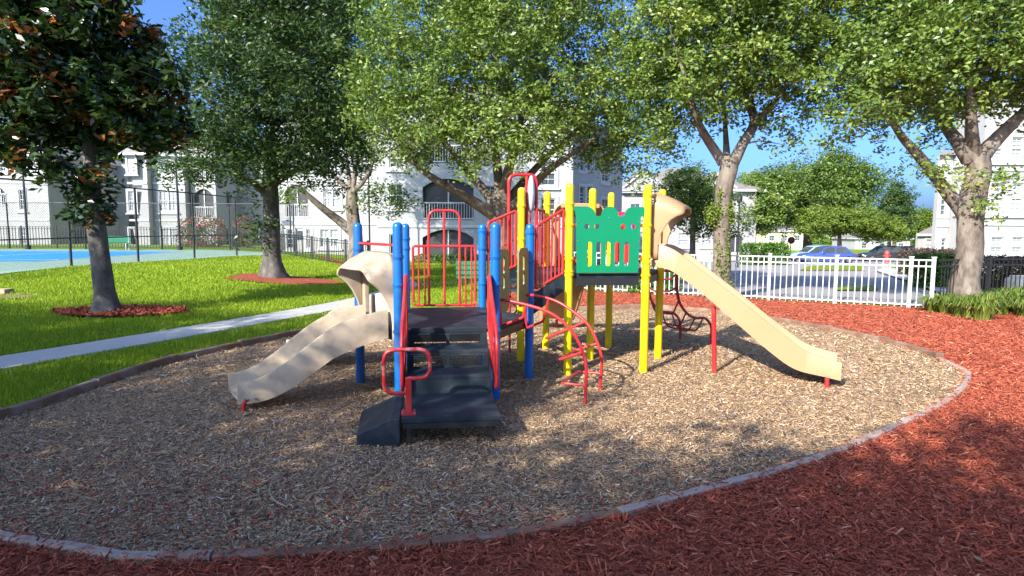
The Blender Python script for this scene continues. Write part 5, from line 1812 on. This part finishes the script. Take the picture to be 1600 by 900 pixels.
for px, py, y, ht, lab in ((578, 402, 33, 4.6, 'slim black lamp post in front of the dappled apartment block'), (1152, 400, 40, 4.2, 'slim black lamp post beyond the ivy-clad oak')):
    q = at(px, py, y)
    q = Vector((q.x, y, hz(q.x, y)))
    o = thing('lamp_post', q, lab, 'lamp post')
    MB().lathe(q, [(0.12, 0), (0.10, 0.3), (0.05, 0.35), (0.045, ht)], 10).build('pole', M['blackmetal'], o, smooth=40)
    MB().lathe(q, [(0.06, ht), (0.16, ht + 0.05), (0.19, ht + 0.35), (0.12, ht + 0.5), (0.02, ht + 0.56)], 12).build('lantern', M['blackmetal'], o, smooth=40)


# ------------------------------------------------------------------ hedges, shrubs, clumps
def leafy(name, label, cat, boxes, n, leaf, mat, tint=(0.5, 0.25), group=None, z_up=0.6):
    """hedge or shrub: leaves spread over and through rounded boxes, with stems inside"""
    c0 = boxes[0]
    root = thing(name, (c0[0], c0[1], c0[2]), label, cat, group)
    P = []
    tot = sum(b[3] * b[4] + b[3] * b[5] for b in boxes)
    for (x, y, z, sx, sy, sz) in boxes:
        k = int(n * (sx * sy + sx * sz) / tot)
        q = rng.uniform(-1, 1, (k, 3))
        ax = rng.integers(0, 3, k)
        m_ = np.abs(q[:, 0]) ** 6 + np.abs(q[:, 1]) ** 6 + np.abs(q[:, 2]) ** 6
        q = q / (np.maximum(m_, 1e-3) ** (1 / 6))[:, None] * (1 - 0.25 * rng.random(k) ** 2)[:, None]
        q[:, 2] = np.maximum(q[:, 2], -1 + 0.2 * rng.random(k))
        P.append(np.array([x, y, z + sz / 2]) + q * np.array([sx / 2, sy / 2, sz / 2]) + rng.normal(size=(k, 3)) * leaf[0] * 0.35)
    P = np.concatenate(P)
    cen = P.mean(0)
    V, F = leaf_arrays(P, np.array([0, -0.3, z_up]), leaf[0], leaf[1], None)
    tn = np.clip(rng.normal(tint[0], tint[1], len(P)), 0, 1)
    fast('foliage', V, F, mat, root, tint=np.repeat(tn, 4))
    st = MB()
    for (x, y, z, sx, sy, sz) in boxes:
        for k in range(max(1, int(sx / 0.6))):
            xx = x - sx / 2 + sx * (k + 0.5) / max(1, int(sx / 0.6))
            st.tube([(xx, y, z - 0.05), (xx + random.uniform(-0.1, 0.1), y, z + sz * 0.8)], [0.03, 0.012], 5)
    tag(st.build('stems', M['bark'], root, recalc=False), kind='stuff')
    return root


def hedge_px(name, label, px0, px1, py_top, py_base, y, depth, n, leaf, mat, tint=(0.5, 0.25), dy=0.0, segs=4):
    boxes = []
    for i in range(segs):
        a = px0 + (px1 - px0) * (i + 0.5) / segs
        yy = y + dy * (i / max(1, segs - 1))
        p0 = at(a, py_base, yy)
        top = at(a, py_top, yy).z
        w_ = (at(px1, py_base, yy).x - at(px0, py_base, yy).x) / segs * 1.06
        z = hz(p0.x, yy) - 0.05
        boxes.append((p0.x, yy, z, w_, depth, top - z))
    return leafy(name, label, 'hedge', boxes, n, leaf, mat, tint)


hedge_px('clipped_hedge', 'long low purple-brown hedge along the garage lawn', 1412, 1500, 390, 400, 29, 1.2, 6000, (0.13, 0.07), M['leafbrown'], (0.45, 0.25))
hedge_px('clipped_hedge', 'bright green clipped hedge beside the brown hedge', 1432, 1502, 399, 441, 20.5, 1.3, 9000, (0.10, 0.055), M['leafhedge'], (0.45, 0.25), dy=-0.6)
hedge_px('clipped_hedge', 'tall purple-brown hedge in front of the right-hand building', 1534, 1640, 402, 440, 20.5, 1.3, 10000, (0.10, 0.055), M['leafbrown'], (0.45, 0.28))
hedge_px('clipped_hedge', 'dark clipped hedge in front of the gabled building', 1160, 1226, 381, 396, 46, 1.4, 4000, (0.2, 0.11), M['leafhedge'], (0.15, 0.2))
hedge_px('clipped_hedge', 'low flowering hedge along the foot of the dappled block', 650, 800, 399, 412, 34.2, 0.8, 4000, (0.14, 0.07), M['leafhedge'], (0.2, 0.3))


def shrub_px(name, label, px, pyb, pyt, y, w_, n, leaf, mat, tint=(0.5, 0.25), cat='shrub', z=None):
    p0 = at(px, pyb, y)
    z = hz(p0.x, y) if z is None else z
    h = at(px, pyt, y).z - z
    return leafy(name, label, cat, [(p0.x, y, z, w_, w_ * 0.8, h), (p0.x + w_ * 0.3, y, z, w_ * 0.6, w_ * 0.6, h * 0.8), (p0.x - w_ * 0.3, y + 0.1, z, w_ * 0.6, w_ * 0.6, h * 0.7)], n, leaf, mat, tint)


shrub_px('leafy_shrub', 'bright leafy shrub growing against the white fence behind the posts', 1018, 458, 400, 17.2, 1.3, 1800, (0.13, 0.07), M['leafhedge'], (0.6, 0.25))
shrub_px('leafy_shrub', 'light green shrub at the fence seen under the green panel', 925, 455, 418, 18.4, 0.8, 900, (0.12, 0.07), M['leafhedge'], (0.6, 0.25))
shrub_px('flowering_shrub', 'large pink-flowering shrub below the arched balcony', 316, 388, 340, 47, 2.8, 2200, (0.22, 0.12), M['leafpink'], (0.42, 0.22))
shrub_px('flowering_shrub', 'small pink-flowering shrub at the corner of the balcony bay', 380, 388, 340, 48, 1.3, 900, (0.2, 0.12), M['leafpink'], (0.42, 0.22))
shrub_px('leafy_shrub', 'dark shrub beside the stop sign', 1216, 398, 378, 56, 1.6, 900, (0.22, 0.12), M['leafhedge'], (0.2, 0.2))


def grass_clump(label, x, y, rad, h, n, group=None):
    root = thing('grass_clump', (x, y, hz(x, y)), label, 'plant', group)
    a = rng.random(n) * 2 * np.pi
    r0 = rad * 0.35 * np.sqrt(rng.random(n))
    base = np.stack([x + r0 * np.cos(a), y + r0 * np.sin(a), np.full(n, hz(x, y))], 1)
    out = rad * rng.uniform(0.35, 1.1, n)
    hh = h * rng.uniform(0.7, 1.1, n)
    dirv = np.stack([np.cos(a + rng.normal(0, 0.4, n)), np.sin(a + rng.normal(0, 0.4, n)), np.zeros(n)], 1)
    s = np.stack([-dirv[:, 1], dirv[:, 0], np.zeros(n)], 1) * 0.013
    m1 = base + dirv * (out * 0.35)[:, None] + np.array([0, 0, 1]) * (hh * 0.75)[:, None]
    m2 = base + dirv * (out * 0.75)[:, None] + np.array([0, 0, 1]) * hh[:, None]
    tip = base + dirv * (out * 1.15)[:, None] + np.array([0, 0, 1]) * (hh * 0.72)[:, None]
    V = np.stack([base - s, base + s, m1 + s, m1 - s, m2 + s * 0.8, m2 - s * 0.8, tip + s * 0.2, tip - s * 0.2], 1).reshape(-1, 3)
    b_ = (np.arange(n) * 8)[:, None]
    F = np.concatenate([b_ + np.array(q)[None] for q in ([0, 1, 2, 3], [3, 2, 4, 5], [5, 4, 6, 7])])
    fast('blades', V, F, M['lily'], root, tint=np.repeat(np.clip(rng.normal(0.5, 0.25, n), 0, 1), 8))


for i, (px, py) in enumerate(((1458, 487), (1478, 490), (1497, 494), (1516, 497), (1535, 500), (1545, 492), (1470, 482), (1490, 484), (1560, 490), (1530, 488))):
    q = gp(px, py)
    grass_clump('strappy green grass clump at the foot of the stout oak', q.x, q.y, random.uniform(0.28, 0.46), random.uniform(0.26, 0.46), 100, 'grass clumps around the stout oak')
for px, py in ((1585, 488), (1602, 494), (1612, 486), (1628, 492)):
    q = gp(px, py)
    grass_clump('strappy green grass clump along the black fence', q.x, q.y, random.uniform(0.36, 0.5), random.uniform(0.36, 0.52), 120, 'grass clumps along the black fence')

# mulch rings and bare patches under the trees
def patch(name, cx_, cy_, rx, ry, mat, off, seedp):
    poly = [(cx_ + rx * (1 + 0.13 * math.sin(3 * t + seedp) + 0.08 * math.sin(7 * t)) * math.cos(t), cy_ + ry * (1 + 0.12 * math.sin(2 * t + seedp)) * math.sin(t)) for t in np.linspace(0, 2 * math.pi, 29)[:-1]]
    return sheet(name, poly, mat, off, 0.5), poly


mg = gp(165, 490)
ringp = []
_, pl1 = patch('mulch_ring', mg.x + 0.30, mg.y + 0.02, 1.25, 0.62, M['mulchbed'], 0.03, 1.0)
q = land(448, 438)
_, pl2 = patch('mulch_ring', q.x, q.y, 1.75, 1.6, M['mulchbed'], 0.03, 2.0)
q3 = [land(*p) for p in ((492, 399), (520, 404), (548, 413), (556, 422), (530, 415), (505, 405))]
sheet('mulch_strip', [(v.x, v.y) for v in q3], M['mulchbed'], 0.04, 2.0)
n_ = 2600
tt_, rr_ = rng.random(n_) * 2 * np.pi, np.sqrt(rng.random(n_))
mm = np.stack([mg.x + 0.30 + 1.28 * rr_ * np.cos(tt_), mg.y + 0.02 + 0.66 * rr_ * np.sin(tt_), np.full(n_, 0.06)], 1)
strands('mulch_pile', mm, 0.03, 0.12, 0.01, 0.025, M['mulch'], np.clip(rng.normal(0.5, 0.2, n_), 0, 1), 0.0, 0.35, 'red mulch heaped around the foot of the magnolia', 'mulch')
sl_ = gp(-2, 468)
patch('soil_patch', sl_.x - 0.2, sl_.y, 0.9, 0.5, M['soil'], 0.03, 0.5)
cb = gp(-3, 463)
tag(MB().obox(cb + UP * 0.08, (1, 0.1, 0), (-0.1, 1, 0), UP, 0.55, 0.35, 0.22).build('concrete_block', M['block'], None, bevel=0.02, loc=tuple(cb)), 'tan concrete block lying on the lawn beyond the magnolia', 'block')


# ------------------------------------------------------------------ benches, sign, boxes
def bench(label, x, y, rz, w_=1.5):
    z = hz(x, y)
    root = thing('park_bench', (x, y, z), label, 'bench')
    c, s_ = math.cos(rz), math.sin(rz)
    u, f = Vector((c, s_, 0)), Vector((s_, -c, 0))
    o = Vector((x, y, z))
    for k in range(3):
        MB().obox(o + f * (0.12 - 0.14 * k) + UP * 0.45, u, f, UP, w_, 0.11, 0.035).build('seat_slat', M['benchgreen'], root)
    for k in range(3):
        MB().obox(o - f * (0.24 + 0.03 * k) + UP * (0.56 + 0.13 * k), u, f, UP, w_, 0.03, 0.10).build('back_slat', M['benchgreen'], root)
    for sx in (-1, 1):
        mb = MB()
        e = o + u * (sx * w_ * 0.42)
        MB().tube(rounded([e + f * 0.18, e + f * 0.18 + UP * 0.42, e - f * 0.22 + UP * 0.43, e - f * 0.33 + UP * 0.9], 0.05, 3), 0.025, 6).build('frame', M['whitepaint'], root, smooth=60)
        MB().tube([e - f * 0.2 + UP * 0.42, e - f * 0.26], 0.025, 6).build('leg', M['whitepaint'], root, smooth=60)


q = land(178, 386)
bench('green bench on the far side of the tennis court', at(178, 384, 38).x, 38.2, 0.2)
q = at(748, 455, 16.5)
bench('green slatted bench on the grass behind the blue deck', q.x, 16.5, 0.15, 1.2)

# stop sign
q = at(1235, 392, 72)
q = Vector((q.x, 72, hz(q.x, 72)))
o = thing('stop_sign', q, 'red stop sign on a thin post beyond the parked cars', 'sign')
zc = at(1235, 375.5, 72).z
MB().tube([q, Vector((q.x, 72, zc + 0.3))], 0.05, 6).build('post', M['greymetal'], o)
oc = [(0.42 * math.cos(R(22.5 + 45 * k)), 0.42 * math.sin(R(22.5 + 45 * k))) for k in range(8)]
fo = plate('face', oc, [], 0.03, Vector((q.x, 71.9, zc)), (1, 0, 0), UP, M['stop'], o)
plate('border', [(a * 1.06, b_ * 1.06) for a, b_ in oc], [[(a * 0.97, b_ * 0.97) for a, b_ in oc]], 0.034, Vector((q.x, 71.9, zc)), (1, 0, 0), UP, M['trim'], fo)
tcu = bpy.data.curves.new('lettering', 'FONT')
tcu.body = 'STOP'
tcu.size = 0.32
tcu.align_x, tcu.align_y = 'CENTER', 'CENTER'
tcu.extrude = 0.004
to = bpy.data.objects.new('lettering_temp', tcu)
COL.objects.link(to)
dg = bpy.context.evaluated_depsgraph_get()
me = bpy.data.meshes.new_from_object(to.evaluated_get(dg))
bpy.data.objects.remove(to)
me.name = 'lettering'
me.materials.clear()
me.materials.append(M['trim'])
lo_ = bpy.data.objects.new('lettering', me)
COL.objects.link(lo_)
lo_.parent = fo
lo_.location = Vector((q.x, 71.875, zc)) - ORIGIN[o.name]
lo_.rotation_euler = (math.pi / 2, 0, 0)

q = at(1222, 392, 62)
q = Vector((q.x, 62, hz(q.x, 62)))
o = thing('notice_sign', q, 'small white notice on a post left of the stop sign', 'sign')
zc = at(1224, 378, 62).z
MB().tube([q, Vector((q.x, 62, zc))], 0.05, 6).build('post', M['greymetal'], o)
MB().obox((q.x, 61.9, zc), (1, 0, 0), (0, 1, 0), UP, 0.5, 0.04, 0.75).build('board', M['trim'], o)
q = at(1212, 397, 54)
q = Vector((q.x, 54, hz(q.x, 54)))
o = thing('utility_box', q, 'pale green utility box beside the road', 'utility box')
MB().obox(q + UP * 0.4, (1, 0, 0), (0, 1, 0), UP, 0.9, 0.8, 0.8).build('cabinet', M['courtgreen'], o, bevel=0.04)
MB().obox(q + UP * 0.83, (1, 0, 0), (0, 1, 0), UP, 0.98, 0.88, 0.06).build('lid', M['courtgreen'], o, bevel=0.02)
q = at(1596, 452, 16.2)
q = Vector((q.x, 16.2, hz(q.x, 16.2)))
o = thing('utility_box', q, 'grey rounded utility box behind the black fence', 'utility box')
MB().obox(q + UP * 0.28, (1, 0, 0), (0, 1, 0), UP, 0.55, 0.55, 0.6).build('cabinet', M['greymetal'], o, bevel=0.1)
MB().obox(q + UP * 0.6, (1, 0, 0), (0, 1, 0), UP, 0.4, 0.4, 0.06).build('lid', M['greymetal'], o, bevel=0.02)
q = at(1386, 398, 56)
q = Vector((q.x, 56, hz(q.x, 56)))
o = thing('fire_hydrant', q, 'red hydrant-like post in front of the dark parked car', 'hydrant')
MB().lathe(q, [(0.22, 0), (0.22, 0.12), (0.17, 0.14), (0.17, 0.75), (0.22, 0.78), (0.22, 0.86), (0.16, 1.0), (0.05, 1.1)], 12).build('barrel', M['hydrantred'], o, smooth=40)
MB().tube([q + Vector((-0.3, 0, 0.62)), q + Vector((0.3, 0, 0.62))], 0.08, 10).build('outlet', M['hydrantred'], o)


# ------------------------------------------------------------------ cars
def car(label, px, pyb, y, rz, paint, L=4.6, W_=1.8, H_=1.45):
    g = at(px, pyb, y)
    z = hz(g.x, y) + 0.03
    root = thing('parked_car', (g.x, y, z), label, 'car', 'cars in the car park')
    c, s_ = math.cos(rz), math.sin(rz)
    Mx = Matrix.Translation((g.x, y, z)) @ Matrix.Rotation(rz, 4, 'Z')
    X = lambda a, b_, d: Mx @ Vector((a, b_, d))
    # lower body, lofted along the length
    st = [(-0.5, 0.62, 0.42, 0.70), (-0.47, 0.86, 0.30, 0.80), (-0.36, 0.98, 0.24, 0.90), (-0.18, 1.0, 0.22, 0.93), (0.1, 1.0, 0.22, 0.92), (0.25, 0.99, 0.22, 0.88), (0.40, 0.95, 0.24, 0.80), (0.475, 0.84, 0.30, 0.70), (0.5, 0.60, 0.40, 0.60)]
    rings = []
    for t, wf, zb, zt_ in st:
        w = W_ / 2 * wf
        x = t * L
        rings.append([X(x, -w * 0.92, zb), X(x, -w, zb + 0.12), X(x, -w, zt_ - 0.22), X(x, -w * 0.93, zt_ - 0.04), X(x, -w * 0.8, zt_), X(x, w * 0.8, zt_), X(x, w * 0.93, zt_ - 0.04), X(x, w, zt_ - 0.22), X(x, w, zb + 0.12), X(x, w * 0.92, zb)])
    MB().loft(rings).build('body', paint, root, smooth=50)
    cab = []
    for t, wf, zt_ in ((-0.40, 0.80, 0.88), (-0.27, 0.74, H_ - 0.06), (-0.15, 0.72, H_), (0.0, 0.72, H_ - 0.01), (0.08, 0.74, H_ - 0.07), (0.24, 0.80, 0.89)):
        w = W_ / 2
        x = t * L
        cab.append([X(x, -w * 0.9, 0.84), X(x, -w * wf, zt_), X(x, w * wf, zt_), X(x, w * 0.9, 0.84)])
    MB().loft(cab).build('cabin', paint, root, smooth=30)
    for sd in (-1, 1):
        w = W_ / 2
        for a0, a1, b0, b1 in ((-0.335, -0.08, -0.25, -0.085), (-0.065, 0.19, -0.06, 0.075)):
            zt_ = H_ - 0.11
            q = [X(a0 * L, sd * (w * 0.905), 0.90), X(a1 * L, sd * (w * 0.905), 0.90), X(b1 * L, sd * (w * 0.77), zt_), X(b0 * L, sd * (w * 0.77), zt_)]
            o_ = Mx.to_3x3() @ Vector((0, sd * 0.012, 0.004))
            MB().add([v + o_ for v in q] + [v - o_ for v in q], [(0, 1, 2, 3), (4, 7, 6, 5), (0, 1, 5, 4), (1, 2, 6, 5), (2, 3, 7, 6), (3, 0, 4, 7)]).build('side_window', M['glass'], root)
        MB().obox(X(0.17 * L, sd * w * 1.03, 0.93), Mx.to_3x3() @ Vector((1, 0, 0)), Mx.to_3x3() @ Vector((0, 1, 0)), UP, 0.12, 0.16, 0.12).build('mirror', paint, root, bevel=0.02)
        for t in (-0.31, 0.31):
            a, b_ = X(t * L, sd * (w - 0.2), 0.32), X(t * L, sd * (w + 0.01), 0.32)
            wh = MB().tube([a, b_], 0.32, 18).build('wheel', M['tyre'], root, smooth=40)
            MB().tube([b_, X(t * L, sd * (w + 0.02), 0.32)], 0.2, 14).build('rim', M['greymetal'], wh, smooth=40)
        MB().obox(X(0.475 * L, sd * w * 0.66, 0.62), Mx.to_3x3() @ Vector((1, 0, 0)), Mx.to_3x3() @ Vector((0, 1, 0)), UP, 0.1, 0.34, 0.13).build('headlight', M['lampwhite'], root, bevel=0.02)
        MB().obox(X(-0.478 * L, sd * w * 0.70, 0.70), Mx.to_3x3() @ Vector((1, 0, 0)), Mx.to_3x3() @ Vector((0, 1, 0)), UP, 0.1, 0.32, 0.16).build('tail_light', M['lampred'], root, bevel=0.02)
    for t0, t1, z0_, z1_ in ((-0.39, -0.28, 0.93, H_ - 0.10), (0.23, 0.09, 0.93, H_ - 0.12)):
        sg = -0.03 if t0 < 0 else 0.03
        q = [X(t0 * L + sg, -W_ * 0.37, z0_), X(t0 * L + sg, W_ * 0.37, z0_), X(t1 * L + sg, W_ * 0.33, z1_), X(t1 * L + sg, -W_ * 0.33, z1_)]
        MB().add(q + [v + UP * -0.02 for v in q], [(0, 1, 2, 3), (4, 7, 6, 5), (0, 1, 5, 4), (1, 2, 6, 5), (2, 3, 7, 6), (3, 0, 4, 7)]).build('windscreen', M['glass'], root)


car('blue saloon parked side-on beyond the white fence', 1290, 412, 50.5, math.pi + 0.05, M['carblue'])
car('pale blue car half hidden behind the blue saloon', 1272, 406, 56.0, math.pi + 0.1, M['carsilver'], 4.7, 1.85, 1.5)
car('dark car parked beyond the blue saloon by the red hydrant', 1380, 402, 60, math.pi - 0.1, M['cardark'], 4.6, 1.8, 1.55)
car('dark car parked beside the low white garage', 1426, 392, 84, 0.3, M['cardark'], 4.4, 1.8, 1.6)

# ------------------------------------------------------------------ litter
for i, (px, py, s_) in enumerate(((273, 772, 0.085), (342, 779, 0.07), (556, 648, 0.05), (470, 792, 0.045), (160, 528, 0.10), (585, 884, 0.05), (985, 768, 0.05), (1135, 700, 0.045), (1310, 770, 0.05), (1500, 745, 0.05), (1528, 885, 0.06), (700, 700, 0.045))):
    g = gp(px, py)
    a = random.random() * 6.28
    d, s2_ = Vector((math.cos(a), math.sin(a), 0)), Vector((-math.sin(a), math.cos(a), 0))
    c = g + UP * (0.03 + (0.04 if i == 4 else 0))
    prof = [(-0.5, 0), (-0.25, 0.22), (0.1, 0.27), (0.35, 0.15), (0.55, 0)]
    top_ = [c + d * (t * s_) + s2_ * (w_ * s_) + UP * (0.012 + 0.25 * s_ * t * t) for t, w_ in prof]
    bot_ = [c + d * (t * s_) - s2_ * (w_ * s_) + UP * (0.012 + 0.25 * s_ * t * t) for t, w_ in prof[1:-1]]
    mid_ = [c + d * (t * s_) + UP * (0.25 * s_ * t * t) for t, _ in prof[1:-1]]
    mb = MB()
    mb.v = top_ + bot_ + mid_
    mb.f = [(0, 1, 8), (1, 2, 9, 8), (2, 3, 10, 9), (3, 4, 10), (0, 8, 5), (8, 9, 6, 5), (9, 10, 7, 6), (10, 4, 7)]
    o = mb.build('fallen_leaf', M['deadleaf'], None, recalc=False, loc=tuple(g))
    tag(o, 'dry brown fallen leaf lying on the path' if i == 4 else 'dry brown fallen leaf lying on the chips or mulch', 'leaf', 'fallen leaves')
pts_ = [gp(*p) + UP * 0.035 for p in ((438, 745), (425, 760), (422, 778), (432, 792), (448, 800))]
tag(MB().tube(spline(pts_, 5), 0.004, 6).build('twig', M['block'], None, smooth=60, loc=tuple(pts_[0])), 'thin curved pale twig on the wood chips', 'twig')
